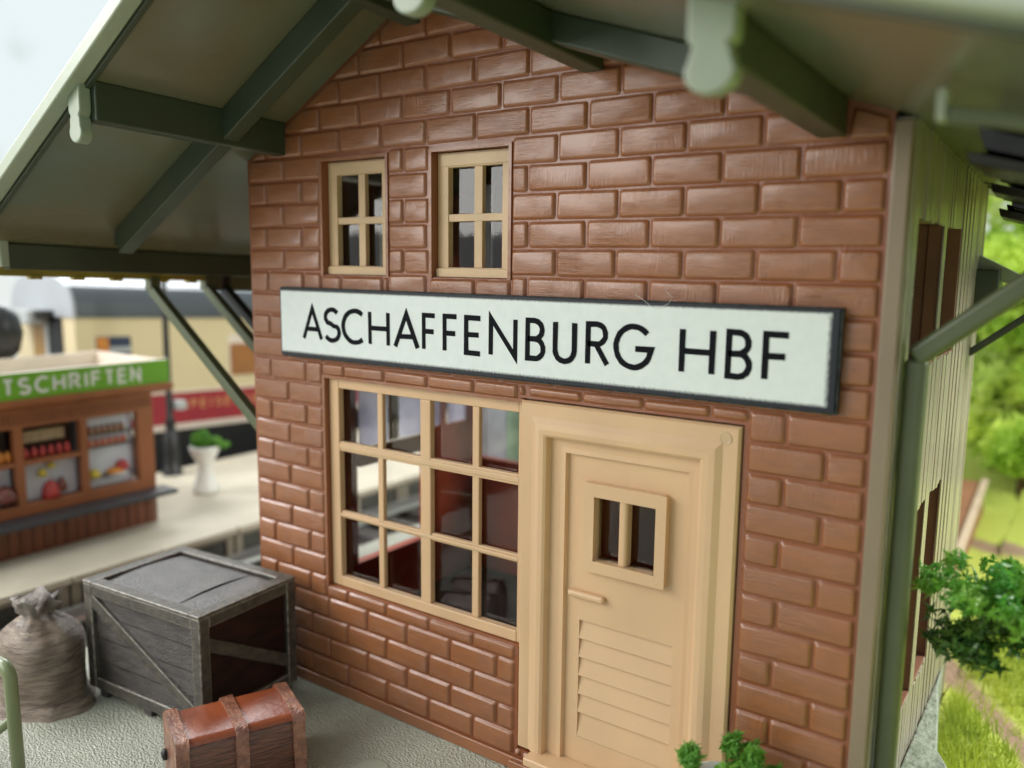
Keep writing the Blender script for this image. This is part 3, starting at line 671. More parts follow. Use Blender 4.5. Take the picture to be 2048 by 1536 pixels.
# near track
TR = empty('railway_track', (-2.65, 0, -.5), 'railway track with bright rails between the two platforms', 'track')
for x in (-3.30, -2.12):
    r_ = MB(); r_.box(x-.035, x+.035, -10, 14, -.31, -.27); r_.box(x-.012, x+.012, -10, 14, -.40, -.3105); r_.box(x-.06, x+.06, -10, 14, -.43, -.4005)
    r_.build('rail', M['steel'], TR)
sl = MB()
for i in range(-16, 24): sl.box(-3.36 if 0 else -3.40, -1.95, i*.6, i*.6+.26, -.548, -.431)
sl.build('sleeper', M['sleeper'], TR, kind='stuff')
# second platform
p2 = MB(); p2.box(-6.60, -3.47, -9, 14, -.06, 0); 
for i in range(-9, 14): p2.box(-3.52, -3.42, i+.025, i+1.005, -.07, .003)
p2.build('far_platform', M['concrete2'], None, bevel=.012, kind='structure', label='pale island platform beyond the track')
p3 = MB(); p3.box(-6.58, -3.56, -9, 14, -.548, -.0605)
for i in range(-9, 14):
    p3.box(-3.56, -3.50, i+.03, i+.13, -.548, -.0705); p3.box(-3.56, -3.50, i+.90, i+1.0, -.548, -.0705); p3.box(-3.56, -3.50, i+.13, i+.90, -.14, -.0705)
p3.build('far_platform_face', M['concrete3'], None, bevel=.008, kind='structure')
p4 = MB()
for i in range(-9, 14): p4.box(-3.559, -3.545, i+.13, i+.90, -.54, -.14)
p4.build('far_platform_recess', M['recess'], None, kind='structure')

# ------------------------------------------------------------------ kiosk
KX = -4.45; ky0, ky1 = -1.35, 1.60
KI = empty('kiosk', (-5.2, .4, 0), 'brown newspaper kiosk with green sign band on the far platform', 'kiosk')
b = MB(); b.box(-6.0, KX-.02, ky0, ky1-.02, 0.0, .37); b.box(-6.0, -4.9, ky0, ky1-.02, .37, 1.6)
b.build('body', M['kwood2'], KI)
b = MB(); yy = ky0
while yy < ky1-.01: b.box(KX-.019, KX, yy+.004, min(yy+.115, ky1), 0.0, .36); yy += .122
b.build('base_planking', M['kwood2'], KI, bevel=.004)
posts = [ky0, -.70, .02, .74, 1.40]
b = MB()
for y0_, y1_ in ((ky0, -1.28), (-.70, -.62), (.0, .09), (.71, .79), (1.395, ky1)): b.box(KX-.10, KX+.005, y0_, y1_, .43, 1.42)
b.box(KX-.10, KX+.003, ky0, ky1, 1.40, 1.60); b.box(KX-.10, KX+.003, ky0, ky1, .43, .56)
for y0_, y1_ in ((-1.28, -.70), (-.62, .0), (.09, .71)): b.box(KX-.10, KX+.004, y0_, y1_, .985, 1.035)
b.build('window_frame', M['kwood'], KI, bevel=.008)
b = MB(); yy = ky0
while yy < ky1-.02: b.box(KX+.0035, KX+.010, yy, yy+.022, 1.44, 1.56); yy += .05
b.build('lattice_band', M['kwood2'], KI, kind='stuff')
b = MB(); b.box(-5.0, KX-.12, .80, 1.39, .56, 1.40); b.box(-5.0, KX-.16, -1.28, 0, .56, .98); b.box(-5.0, KX-.13, .10, .70, .56, .98)
b.build('display_panel', M['kback'], KI)
b = MB(); b.box(-5.0, KX-.20, .10, .70, 1.04, 1.40); b.box(-5.0, KX-.20, -1.28, 0, 1.04, 1.40); b.build('display_panel', M['kdark'], KI)
b = MB(); b.box(KX-.05, -4.17, ky0-.05, 1.72, .372, .428); b.build('counter', M['counter'], KI, bevel=.012)
b = MB(); b.prism([(KX-.05, 1.602), (KX+.02, 1.602), (KX+.075, 1.655), (KX+.075, 1.715), (KX-.05, 1.715)], 'y', ky0-.1, 1.85); b.box(-6.05, KX-.05, ky0-.1, 1.85, 1.602, 1.715)
b.build('cornice', M['kwood'], KI, bevel=.006)
b = MB(); b.box(KX-.03, KX+.035, ky0-.08, 1.82, 1.716, 1.995); kf = b.build('sign_band', M['ksign'], KI, bevel=.004)
b = MB(); b.box(-6.02, KX-.031, 1.76, 1.82, 1.716, 1.985); b.box(-6.02, -5.96, ky0, 1.759, 1.716, 1.985); b.box(-5.959, KX-.031, ky0, 1.759, 1.716, 1.80)
b.box(KX-.032, KX+.03, ky0-.08, 1.82, 1.996, 2.003)
b.build('roof', M['kroof'], KI, bevel=.006)
kl = MB(); wd = .112; yc = 1.42
word = 'ZEITSCHRIFTEN'; ws = {'I': .045, 'N': .135, 'C': .155, 'S': .135, 'H': .14, 'R': .135}
yy = 1.455
for ch in reversed(word):
    w_ = ws.get(ch, .12); lettering(kl, ch, yy-w_, 1.762, w_, .185, .034, lambda x, z, d: (KX+.0352+d, x, z), .002); yy -= w_+.036
kl.build('lettering', M['white'], kf, recalc=False)
# goods
def goods(name, m, items, r, h, lat=None):
    g = MB()
    for (y_, z_) in items: g.lathe([(r*.8, 0), (r, h*.2), (r, h*.65), (r*.55, h*.8), (r*.5, h)], (KX-.08, y_, z_), 10)
    return g.build(name, m, KI)
goods('jar', M['jar'], [(.85+i*.075, 1.19) for i in range(6)], .026, .10); goods('jar', M['tan'], [(.885+i*.075, 1.19) for i in range(6)], .02, .085)
goods('jar', M['red'], [(.84+i*.08, 1.045) for i in range(6)], .026, .09); goods('jar', M['tan'], [(.88+i*.08, 1.045) for i in range(6)], .022, .08)
for zz in (1.178, 1.033, .68): MB().box(KX-.12, KX-.05, .80, 1.39, zz, zz+.01).build('display_shelf', M['counter'], KI)
goods('fruit', M['red'], [(.14+i*.09, 1.04) for i in range(6)], .034, .12); goods('fruit', M['orange'], [(-.18+i*.07, 1.04) for i in range(3)], .034, .12)
b = MB(); b.box(KX-.19, KX-.12, .13, .60, 1.20, 1.34); b.build('bread_tray', M['tan'], KI, bevel=.02)
def dome(name, m, y_, z_, ry, rz):
    g = MB(); g.lathe([(ry, 0), (ry*.92, rz*.4), (ry*.6, rz*.8), (ry*.1, rz)], (KX-.08, y_, z_), 14); return g.build(name, m, KI)
dome('fruit_pile', M['yel'], .88, .692, .075, .09); dome('plate_of_food', M['orange'], 1.13, .70, .11, .06); dome('plate_of_food', M['red'], 1.22, .73, .08, .11); dome('plate', M['white'], 1.15, .693, .13, .02)
dome('dark_basket', M['jar'], -.10, .62, .13, .17); dome('red_bouquet', M['red'], .38, .56, .10, .20); dome('red_bouquet', M['jar'], .50, .62, .06, .15); dome('yellow_flowers', M['yel'], .30, .82, .05, .09); dome('yellow_flowers', M['yel'], .40, .90, .045, .06)

# ------------------------------------------------------------------ white planters
def flakes(mb, n, centre, rad, size, flat=.5, hole=False, shell=.0, fn=None):
    for _ in range(n):
        while True:
            u = Vector((random.uniform(-1, 1), random.uniform(-1, 1), random.uniform(-1, 1)))
            if shell < u.length < 1: break
        c = Vector(centre)+Vector((u.x*rad[0], u.y*rad[1], u.z*rad[2]))
        if fn and not fn(c): continue
        nrm = (u*.7+Vector((random.gauss(0, .6), random.gauss(0, .6), random.gauss(0, .6)+flat))).normalized()
        t = nrm.orthogonal().normalized(); s = nrm.cross(t); k = random.choice((8, 10, 12)); sz = size*random.uniform(.55, 1.35); a0 = random.random()*6.28
        vs = [c+nrm*sz*.18]; el = random.uniform(.55, 1.)
        for i in range(k):
            a = a0+2*PI*i/k; r = sz*(random.uniform(.75, 1.35) if i % 2 else random.uniform(.2, .42))
            vs.append(c+t*math.cos(a)*r+s*math.sin(a)*r*el+nrm*random.uniform(-.35, .25)*sz)
        mb.add(vs, [(0, 1+i, 1+(i+1) % k) for i in range(k)], False)
def planter(loc, label, s=1., nleaf=420, lsz=.035):
    P = empty('planter', loc, label, 'planter', 'white hourglass planters on the platforms')
    x, y, z = loc
    b = MB(); b.lathe([(.165*s, 0), (.185*s, .02*s), (.185*s, .06*s), (.155*s, .14*s), (.105*s, .28*s), (.095*s, .36*s), (.12*s, .45*s), (.185*s, .57*s), (.20*s, .62*s), (.20*s, .655*s), (.18*s, .66*s), (.165*s, .60*s)], (x, y, z), 40)
    b.build('pot', M['white'], P)
    b = MB(); b.lathe([(.16*s, 0), (.001, .02)], (x, y, z+.602*s), 24, closed=False); b.build('soil', M['soil'], P)
    b = MB(); random.seed(3)
    for _ in range(17):
        a = random.random()*6.28; rr = random.random()**.5*.195*s; hh = random.uniform(.62, .85)*s
        flakes(b, nleaf//11, (x+rr*math.cos(a), y+rr*math.sin(a), z+hh), (.055*s, .055*s, .06*s), lsz*s, .3)
    flakes(b, nleaf//9, (x+.20*s, y+.16*s, z+.68*s), (.09*s, .09*s, .04*s), lsz*s, .3)
    b.build('foliage', M['potleaf'], P, recalc=False)
    return P
planter((-5.10, 2.74, 0), 'white hourglass planter with green leaves beside the kiosk on the far platform', 1.0)

# ------------------------------------------------------------------ lamp posts
LP = empty('platform_lamp', (-6.35, 3.05, 0), 'tall black cast lamp post behind the planter on the far platform', 'lamp post')
b = MB(); lx, ly = -6.35, 3.03
b.lathe([(.15, 0), (.15, .05), (.125, .08), (.115, .30), (.105, .62), (.075, .66), (.07, .74), (.085, .78), (.05, .86), (.045, 2.2), (.04, 4.2)], (lx, ly, 0), 20)
b.build('pole', M['black'], LP)
b = MB(); b.box(lx-.05, lx+.16, ly+.05, ly+.20, .98, 1.12); b.build('junction_box', M['trgrey'], LP, bevel=.03)
b = MB(); b.lathe([(.04, 4.2), (.16, 4.22), (.24, 4.30), (.10, 4.42), (.02, 4.5)], (lx, ly, 0), 20); b.build('lamp_shade', M['black'], LP)
GL = empty('hooded_lamp', (-5.22, .18, 0), 'black round lamp hood at the left edge above the kiosk', 'lamp')
gx, gy = -6.28, .72
b = MB(); b.lathe([(.02, 1.93), (.12, 1.95), (.22, 2.05), (.27, 2.28), (.23, 2.48), (.14, 2.60), (.02, 2.64)], (gx, gy, 0), 24); b.build('lamp_hood', M['black'], GL)
b = MB(); b.lathe([(.09, 0), (.05, .1), (.05, 2.0)], (gx, gy, 0), 16); b.build('pole', M['black'], GL)

# ------------------------------------------------------------------ dining car
TN = empty('railway_carriage', (-8.9, 6, 0), 'cream and crimson dining carriage with grey roof behind the far platform', 'train carriage')
tx0, tx1, ty0, ty1 = -9.45, -7.6, 2.34, 16.
def tsh(x, y, z): return (x, y, z-.048*(y-2.3))
def tb_(name, m, x0, x1, y0, y1, z0, z1, bev=.0, par=None):
    q = MB(); q.box(x0, x1, y0, y1, z0, z1); return q.shift(tsh).build(name, m, par or TN, bevel=bev)
tb_('body_side', M['trcream'], tx1-.1, tx1, ty0, ty1, 1.10, 2.33)
tb_('crimson_band', M['trred'], tx1-.1, tx1+.006, ty0+.75, ty1, .56, 1.08)
tb_('crimson_band', M['trred'], tx1-.3, tx1-.02, ty0, ty0+.75, .56, 1.08)
tb_('sill_strip', M['kroof'], tx1-.1, tx1+.02, ty0, ty1, 1.081, 1.12); tb_('lower_strip', M['kroof'], tx1-.1, tx1+.01, ty0, ty1, .46, .559)
tb_('underframe', M['trdark'], tx0+.2, tx1-.12, ty0, ty1, -.3, .45)
tb_('end_wall', M['trcream'], tx1-.35, tx1-.101, ty0, ty0+.08, .5, 2.33); tb_('end_wall', M['trcream'], tx0, tx1-1.35, ty0, ty0+.08, .5, 2.33)
tb_('gangway', M['trdark'], tx1-.75, tx1-.351, ty0-.02, ty0+.06, .5, 2.30); tb_('end_door', M['trdoor'], tx1-1.22, tx1-.85, ty0-.02, ty0+.06, .5, 2.20)
tb_('door_post', M['trgrey'], tx1-.849, tx1-.751, ty0-.03, ty0+.06, .5, 2.25); tb_('door_post', M['trcream'], tx1-1.34, tx1-1.221, ty0-.03, ty0+.06, .5, 2.25)
tb_('gangway_hood', M['trgrey'], tx1-1.45, tx1-.68, ty0-.35, ty0-.021, 2.20, 2.42, .03)
tb_('far_side', M['trcream'], tx0, tx0+.1, ty0+.081, ty1, .5, 2.33); tb_('lamp_bracket', M['black'], tx1-.67, tx1-.52, ty0-.25, ty0-.021, 2.28, 2.42, .02)
rp = []; rw = (tx1-tx0)/2; rc = (tx0+tx1)/2
for i in range(21):
    a = PI*i/20; rp.append((rc+(rw+.03)*math.copysign(abs(math.cos(a))**.6, math.cos(a)), 2.331+.62*math.sin(a)**.8))
q = MB(); q.prism(rp, 'y', ty0-.03, ty1); q.shift(tsh).build('roof', M['trroof'], TN, smooth=False)
q = MB()
lw = [p for p in rp if p[0] > rc and p[1] < 2.331+.50]
prof = [(p[0]+.012, p[1]) for p in lw]; n_ = len(prof)
q.add([(p[0], ty0+.02, p[1]) for p in prof]+[(p[0], ty1, p[1]) for p in prof], [(i, i+1, n_+i+1, n_+i) for i in range(n_-1)], True)
q.shift(tsh).build('roof_side', M['trroofd'], TN)
for (a, b_, m_) in ((2.64, 3.22, 'trglass'), (5.0, 5.75, 'trblind'), (7.0, 7.7, 'trblind')):
    w = tb_('window', M['trglass'] if m_ == 'trglass' else M['kroof'], tx1-.05, tx1+.012, a, b_, 1.30 if m_ != 'trglass' else 1.50, 2.05, .03)
    if m_ == 'trglass':
        tb_('curtain', M['orange'], tx1+.0125, tx1+.016, a+.02, a+.20, 1.52, 2.03, par=w); tb_('window_bar', M['trgrey'], tx1+.0125, tx1+.018, a+.205, b_-.02, 1.80, 1.88, par=w)  # orange strip is the carriage curtain
    else: tb_('blind', M['trblind'], tx1+.0125, tx1+.016, a+.03, b_-.03, 1.32, 1.88, par=w)
q = MB(); yy = 4.05
for ch in 'SPEISEWAGEN':
    w_ = .05 if ch == 'I' else .14 if ch == 'W' else .105
    lettering(q, ch, yy, .80, w_, .155, .024, lambda x, z, d: (tx1+.0065+d, x, z), .002); yy += w_+.075
q.shift(tsh).build('lettering', M['trgold'], TN, recalc=False)
q = MB(); q.box(tx1-.25, tx1+.05, ty0+.55, ty0+.85, .70, .90); q.shift(tsh).build('step_bracket', M['trgrey'], TN, bevel=.02)
for yy in (4.0, 6.2, 8.5):
    q = MB(); q.lathe([(.02, 0), (.40, 0), (.43, .02), (.43, .08), (.02, .08)], (0, 0, 0), 28)
    q.v = [(tx1-.30+v[2], yy+v[0], -.05+v[1]) for v in q.v]; q.shift(tsh).build('wheel', M['black'], TN)

# ------------------------------------------------------------------ crate
ca, cc, cd = .081, (-.438, -.615), (1.262, .868); cz0, ch_ = .06, .805
CR = empty('wooden_crate', (cc[0], cc[1], 0), 'weathered grey wooden crate with diagonal braces beside the brick wall', 'crate')
hx, hy = cd[0]/2, cd[1]/2; zt = cz0+ch_; t = .085
def crot(mb): 
    c, s = math.cos(ca), math.sin(ca); mb.v = [(cc[0]+x*c-y*s, cc[1]+x*s+y*c, z) for x, y, z in mb.v]; return mb
q = MB(); q.box(-hx+.035, hx-.0352, -hy+.035, hy-.035, cz0+.03, zt-.05); crot(q).build('side_panel', M['crate'], CR, bevel=.004)
q = MB()
for zz in (.27, .45, .63): q.box(-hx+.08, hx-.08, -hy+.0335, -hy+.036, zz, zz+.006)
crot(q).build('board_joint', M['black'], CR, kind='stuff')
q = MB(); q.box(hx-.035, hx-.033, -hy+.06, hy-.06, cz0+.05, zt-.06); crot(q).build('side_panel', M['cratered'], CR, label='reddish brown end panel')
q = MB()
for sx in (-1, 1):
    for sy in (-1, 1):
        x0, x1 = sorted((sx*hx, sx*(hx-t))); y0, y1 = sorted((sy*hy, sy*(hy-t)))
        q.box(x0, x1, y0, y1, cz0, zt-.002)
for sy in (-1, 1):
    y0, y1 = sorted((sy*(hy-.003), sy*(hy-.06)))
    q.box(-hx+t, hx-t, y0, y1, cz0, cz0+t); q.box(-hx+t, hx-t, y0, y1, zt-t, zt-.003)
for sx in (-1, 1):
    x0, x1 = sorted((sx*(hx-.003), sx*(hx-.06)))
    q.box(x0, x1, -hy+t, hy-t, cz0, cz0+t); q.box(x0, x1, -hy+t, hy-t, zt-t, zt-.003)
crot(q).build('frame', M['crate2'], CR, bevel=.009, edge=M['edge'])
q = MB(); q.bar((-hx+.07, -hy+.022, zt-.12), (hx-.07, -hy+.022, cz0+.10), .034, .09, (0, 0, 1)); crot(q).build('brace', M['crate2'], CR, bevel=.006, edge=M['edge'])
q = MB(); q.bar((hx-.022, -hy+.07, zt-.20), (hx-.022, hy-.06, cz0+.18), .034, .09, (0, 0, 1)); crot(q).build('brace', M['crate2'], CR, bevel=.006)
q = MB()
q.box(-hx, -hx+.10, -hy-.004, hy+.004, zt-.002, zt+.022); q.box(hx-.10, hx, -hy-.004, hy+.004, zt-.002, zt+.022)
q.box(-hx+.10, hx-.10, -hy-.004, -hy+.09, zt-.002, zt+.021); q.box(-hx+.10, hx-.10, hy-.09, hy+.004, zt-.002, zt+.021)
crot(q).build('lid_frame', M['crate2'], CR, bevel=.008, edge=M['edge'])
q = MB()
brk = [-hx+.095, -.04, .28, hx-.095]
for i in range(3):     # warped boards of the lid
    xa = brk[i]+(.004 if i else 0); xb = brk[i+1]-(.004 if i < 2 else 0); ns = 14; amp = (.016, .024, .013)[i]
    vs = []
    for k in range(ns+1):
        f = k/ns; y = -hy+.088+(2*hy-.176)*f; bow = amp*math.sin(PI*f)
        for g in (0, .25, .5, .75, 1): vs.append((xa+(xb-xa)*g, y, zt-.010+bow))
    q.add(vs, [(k*5+j, (k+1)*5+j, (k+1)*5+j+1, k*5+j+1) for k in range(ns) for j in range(4)], True)
    for g in (0, 4): q.add([vs[k*5+g] for k in range(ns+1)]+[(vs[k*5+g][0], vs[k*5+g][1], vs[k*5+g][2]-.035) for k in range(ns+1)], [(k, k+1, ns+2+k, ns+1+k) for k in range(ns)])
q.box(-hx+.09, hx-.09, -hy+.08, hy-.08, zt-.08, zt-.055)
crot(q).build('lid_boards', M['crate'], CR)
for fx in (-hx+.10, -.03, hx-.16):
    q = MB(); q.box(fx, fx+.085, -hy+.02, hy-.02, .0, cz0-.0005); crot(q).build('foot', M['crate'], CR, bevel=.005)

# ------------------------------------------------------------------ trunk
TK = empty('travel_trunk', (.83, -1.08, 0), 'small reddish brown leather trunk with three bands lying before the crate', 'trunk')
u = Vector((.335, .74, 0)).normalized(); v = Vector((u.y, -u.x, 0)); o = Vector((.345, -1.35, 0)); TL, TW, THh = .765, .45, .42
def trunk_pt(a, b, z): p = o+u*a+v*b; return (p.x, p.y, z)
def trunk_sec(g):   # rounded section (b, z), grown by g
    z0, z1 = -g*.0+.0, THh+g; b0, b1 = -g, TW+g; r = .06; pts = []
    pts += [(b0, z0+.001), (b1, z0+.001)]
    for i in range(7): a = math.radians(i*15); pts.append((b1-r+r*math.cos(a), z1-r+r*math.sin(a)))
    for i in range(7): a = math.radians(90+i*15); pts.append((b0+r+r*math.cos(a), z1-r+r*math.sin(a)))
    return pts
def trunk_ext(a0, a1, g, n=1, wob=0.):
    q = MB(); s = trunk_sec(g); m = len(s); vs = []
    for k in range(n+1):
        a = a0+(a1-a0)*k/n
        for (b, z) in s: vs.append(trunk_pt(a+wob*math.sin(z*60+b*30), b+wob*math.sin(a*50+z*20), max(0.001, z+wob*math.sin(a*37+b*25))))
    fs = [(k*m+i, k*m+(i+1) % m, (k+1)*m+(i+1) % m, (k+1)*m+i) for k in range(n) for i in range(m)]
    q.add(vs, fs, True); q.add(vs[:m], [tuple(range(m))]); q.add(vs[-m:], [tuple(range(m))[::-1]])
    return q
q = trunk_ext(.02, TL-.02, 0, 20, .002); body = q.build('body', M['leather_side'], TK)
q = MB(); sct = [(b, z+.006) for b, z in trunk_sec(.004)[4:14]]; m = len(sct)
q.add([trunk_pt(a, b, z) for a in (.03, TL-.03) for b, z in sct], [(i, i+1, m+i+1, m+i) for i in range(m-1)], True); q.build('lid', M['leather'], TK)
for a0 in (0, TL*.5-.045, TL-.085):
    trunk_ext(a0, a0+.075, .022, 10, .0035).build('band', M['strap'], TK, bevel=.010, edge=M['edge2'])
q = MB(); q.lathe([(.035, 0), (.035, .02), (.015, .03)], (0, 0, 0), 16); q.v = [trunk_pt(-.005-vz, .10+vx, .20+vy) for vx, vy, vz in q.v]; q.build('buckle', M['black'], TK)

# ------------------------------------------------------------------ sack
SK = empty('sack', (-1.16, -1.30, 0), 'tied brown cloth sack standing left of the crate', 'sack')
q = MB(); nz, na = 34, 48; vs = []
scx, scy = -1.23, -1.33
for i in range(nz+1):
    f = i/nz; z = f*.66
    r = .315+.012*math.sin(f*PI)-.03*f if f < .70 else .30*(1-((f-.70)/.30)**1.6*.72)
    if f < .12: r += .045*(1-f/.12)
    for k in range(na):
        a = 2*PI*k/na
        rr = r*(1+.035*math.sin(3*a+5*f)+.02*math.sin(7*a-9*f)+(.05*max(0, f-.7)/.3)*math.sin(11*a)+.002*math.sin(z*90+a*2))
        vs.append((scx+rr*math.cos(a)*1.06+(.05 if f < .1 and math.cos(a-.1) > .8 else 0), scy+rr*math.sin(a)*.9, z+.012*math.sin(5*a)*(f > .5)))
q.add(vs, [(i*na+k, i*na+(k+1) % na, (i+1)*na+(k+1) % na, (i+1)*na+k) for i in range(nz) for k in range(na)], True)
q.build('body', M['sack'], SK)
q = MB(); vs = []; nz = 14
for i in range(nz+1):
    f = i/nz; z = .61+f*.16; r = .14-.06*math.sin(min(1, f*2.2)*PI/2)+.075*max(0, f-.35)**.8*1.2
    for k in range(na):
        a = 2*PI*k/na; rr = r*(1+(.08+.14*f)*math.sin(7*a+4*f)+.10*f*math.sin(13*a)+.05*math.sin(23*a+9*f))
        vs.append((scx+.0+rr*math.cos(a)*1.1, scy+rr*math.sin(a), z+.03*f*math.sin(5*a+1)))
q.add(vs, [(i*na+k, i*na+(k+1) % na, (i+1)*na+(k+1) % na, (i+1)*na+k) for i in range(nz) for k in range(na)]+[tuple(nz*na+k for k in range(na))], True)
q.build('tied_neck', M['sacktop'], SK)

# ------------------------------------------------------------------ handrail at lower left
HR = empty('handrail', (-.4, -2.06, 0), 'olive green tubular handrail at the lower left corner', 'handrail')
hxp, hyp = .02, -2.06; r = .036
def bend(c, r0, a0, a1): return [(c[0]+r0*math.cos(math.radians(a)), hyp, c[2]+r0*math.sin(math.radians(a))) for a in [a0+(a1-a0)*i/8 for i in range(9)]]
q = MB(); q.tube([(hxp, hyp, 0), (hxp-.02, hyp, .80)]+bend((hxp-.10, hyp, .82), .08, 0, 90)+[(hxp-.9, hyp, .90)], r, 20); q.build('top_rail', M['rail'], HR)
q = MB(); q.tube([(hxp-.015, hyp, .60), (hxp-.5, hyp, .26), (hxp-.85, hyp, .0)], .026, 14); q.build('brace', M['rail'], HR)
q = MB(); q.tube([(hxp-.88, hyp, .0), (hxp-.88, hyp, .90)], .034, 14); q.build('post', M['rail'], HR)

# ------------------------------------------------------------------ plants at the right
planter((3.56, -.33, 0), 'white planter with green leaves in front of the cream door', 1.0, 620, .034)
TRE = empty('small_tree', (5.35, .55, .0), 'small tree with a frilly deep green branch pad right of the side wall', 'tree')
random.seed(21)
def pad(mb, n, c, r, size, k=14, up=.4):
    for _ in range(k):
        a = random.random()*6.28; rr = random.random()**.5
        cc_ = (c[0]+r[0]*rr*math.cos(a), c[1]+r[1]*rr*math.sin(a), c[2]+random.uniform(-1, 1)*r[2]*.7)
        flakes(mb, n//k, cc_, (random.uniform(.08, .15), random.uniform(.08, .15), random.uniform(.04, .08)), size, up, shell=.3)
q = MB(); pad(q, 1250, (4.72, .35, 1.67), (.37, .30, .11), .034, 26); pad(q, 950, (5.15, .38, 1.66), (.40, .32, .12), .034, 18)
flakes(q, 26, (4.42, .30, 1.83), (.06, .05, .06), .04, .6); flakes(q, 40, (4.64, .3, 1.80), (.07, .1, .05), .045, .6); flakes(q, 40, (4.31, .3, 1.69), (.06, .06, .05), .04, .6)
q.build('foliage', M['lichen'], TRE, recalc=False)
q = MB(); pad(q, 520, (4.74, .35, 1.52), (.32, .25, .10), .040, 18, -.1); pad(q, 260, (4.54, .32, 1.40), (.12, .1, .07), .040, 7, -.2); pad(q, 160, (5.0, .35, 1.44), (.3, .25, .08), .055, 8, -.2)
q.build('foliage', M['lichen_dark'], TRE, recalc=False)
q = MB(); pad(q, 300, (5.2, .9, 2.02), (.3, .3, .12), .05, 8); pad(q, 300, (5.5, .4, 2.25), (.3, .3, .15), .05, 8); q.build('foliage', M['lichen'], TRE, recalc=False)
q = MB(); q.tube([(5.45, .55, -.35), (5.42, .55, .7), (5.38, .52, 1.4), (5.4, .5, 2.25)], [.07, .055, .045, .02], 12); q.tube([(5.40, .53, 1.35), (5.1, .42, 1.50), (4.75, .36, 1.56), (4.45, .33, 1.60)], [.035, .028, .02, .01], 10); q.tube([(5.4, .52, 1.6), (5.3, .8, 1.9)], [.03, .015], 8)
q.build('trunk', M['bark'], TRE)

# ------------------------------------------------------------------ terrain on the right and behind
def terrain():
    q = MB(); nx, ny = 90, 110; x0, x1, y0, y1 = 4.13, 22, -7, 45
    xs = [x0+(x1-x0)*(i/nx)**2 for i in range(nx+1)]; ys = [y0+(y1-y0)*(j/ny)**1.3 for j in range(ny+1)]
    vs = [(x, y, -.30+.10*math.sin(x*2.1+y*.9)*math.cos(y*1.3)+.05*math.sin(x*5+y*4)+max(0, y-6)*.015) for y in ys for x in xs]
    q.add(vs, [(j*(nx+1)+i, j*(nx+1)+i+1, (j+1)*(nx+1)+i+1, (j+1)*(nx+1)+i) for j in range(ny) for i in range(nx)], True)
    return q
def ground_material():
    m = mat('mossy_ground', (.36, .45, .06), .85, .2)
    nt = m.node_tree; N = nt.nodes; L = nt.links; b = N['Principled BSDF']
    tc = N.new('ShaderNodeTexCoord')
    n1 = N.new('ShaderNodeTexNoise'); n1.inputs['Scale'].default_value = 30; n1.inputs['Detail'].default_value = 6; L.new(tc.outputs['Object'], n1.inputs['Vector'])
    n2 = N.new('ShaderNodeTexNoise'); n2.inputs['Scale'].default_value = .55; n2.inputs['Detail'].default_value = 5; L.new(tc.outputs['Object'], n2.inputs['Vector'])
    g = N.new('ShaderNodeMix'); g.data_type = 'RGBA'; g.inputs['A'].default_value = (.58, .66, .14, 1); g.inputs['B'].default_value = (.40, .46, .07, 1); L.new(n1.outputs['Fac'], g.inputs['Factor'])
    e = N.new('ShaderNodeMix'); e.data_type = 'RGBA'; e.inputs['A'].default_value = (.46, .32, .21, 1); e.inputs['B'].default_value = (.20, .13, .085, 1); L.new(n1.outputs['Fac'], e.inputs['Factor'])
    # two bands of bare earth
    s = N.new('ShaderNodeSeparateXYZ'); L.new(tc.outputs['Object'], s.inputs[0])
    def band(c, w, slope):
        a = N.new('ShaderNodeMath'); a.operation = 'MULTIPLY_ADD'; L.new(s.outputs['X'], a.inputs[0]); a.inputs[1].default_value = slope; L.new(s.outputs['Y'], a.inputs[2])
        d = N.new('ShaderNodeMath'); d.operation = 'SUBTRACT'; L.new(a.outputs[0], d.inputs[0]); d.inputs[1].default_value = c
        ab = N.new('ShaderNodeMath'); ab.operation = 'ABSOLUTE'; L.new(d.outputs[0], ab.inputs[0])
        nn = N.new('ShaderNodeMath'); nn.operation = 'MULTIPLY_ADD'; L.new(n1.outputs['Fac'], nn.inputs[0]); nn.inputs[1].default_value = .5; L.new(ab.outputs[0], nn.inputs[2])
        r = N.new('ShaderNodeMapRange'); r.inputs[1].default_value = w+.2; r.inputs[2].default_value = w+.4; r.inputs[3].default_value = 1; r.inputs[4].default_value = 0; L.new(nn.outputs[0], r.inputs[0]); return r.outputs[0]
    b1 = band(BAND1[0], BAND1[1], BAND1[2]); b2 = band(BAND2[0], BAND2[1], BAND2[2])
    mm = N.new('ShaderNodeMath'); mm.operation = 'MAXIMUM'; L.new(b1, mm.inputs[0]); L.new(b2, mm.inputs[1])
    mx = N.new('ShaderNodeMix'); mx.data_type = 'RGBA'; L.new(mm.outputs[0], mx.inputs['Factor']); L.new(g.outputs['Result'], mx.inputs['A']); L.new(e.outputs['Result'], mx.inputs['B']); L.new(mx.outputs['Result'], b.inputs['Base Color'])
    bp = N.new('ShaderNodeBump'); bp.inputs['Strength'].default_value = 1.; bp.inputs['Distance'].default_value = .05; L.new(n1.outputs['Fac'], bp.inputs['Height']); L.new(bp.outputs[0], b.inputs['Normal'])
    return m
BAND1 = (10.97, .25, 1.75); BAND2 = (10.2, .18, .6)
GM = ground_material()
terrain().build('grassy_ground', GM, None, kind='structure', label='mossy yellow green ground with bare earth')
q = MB(); random.seed(11)
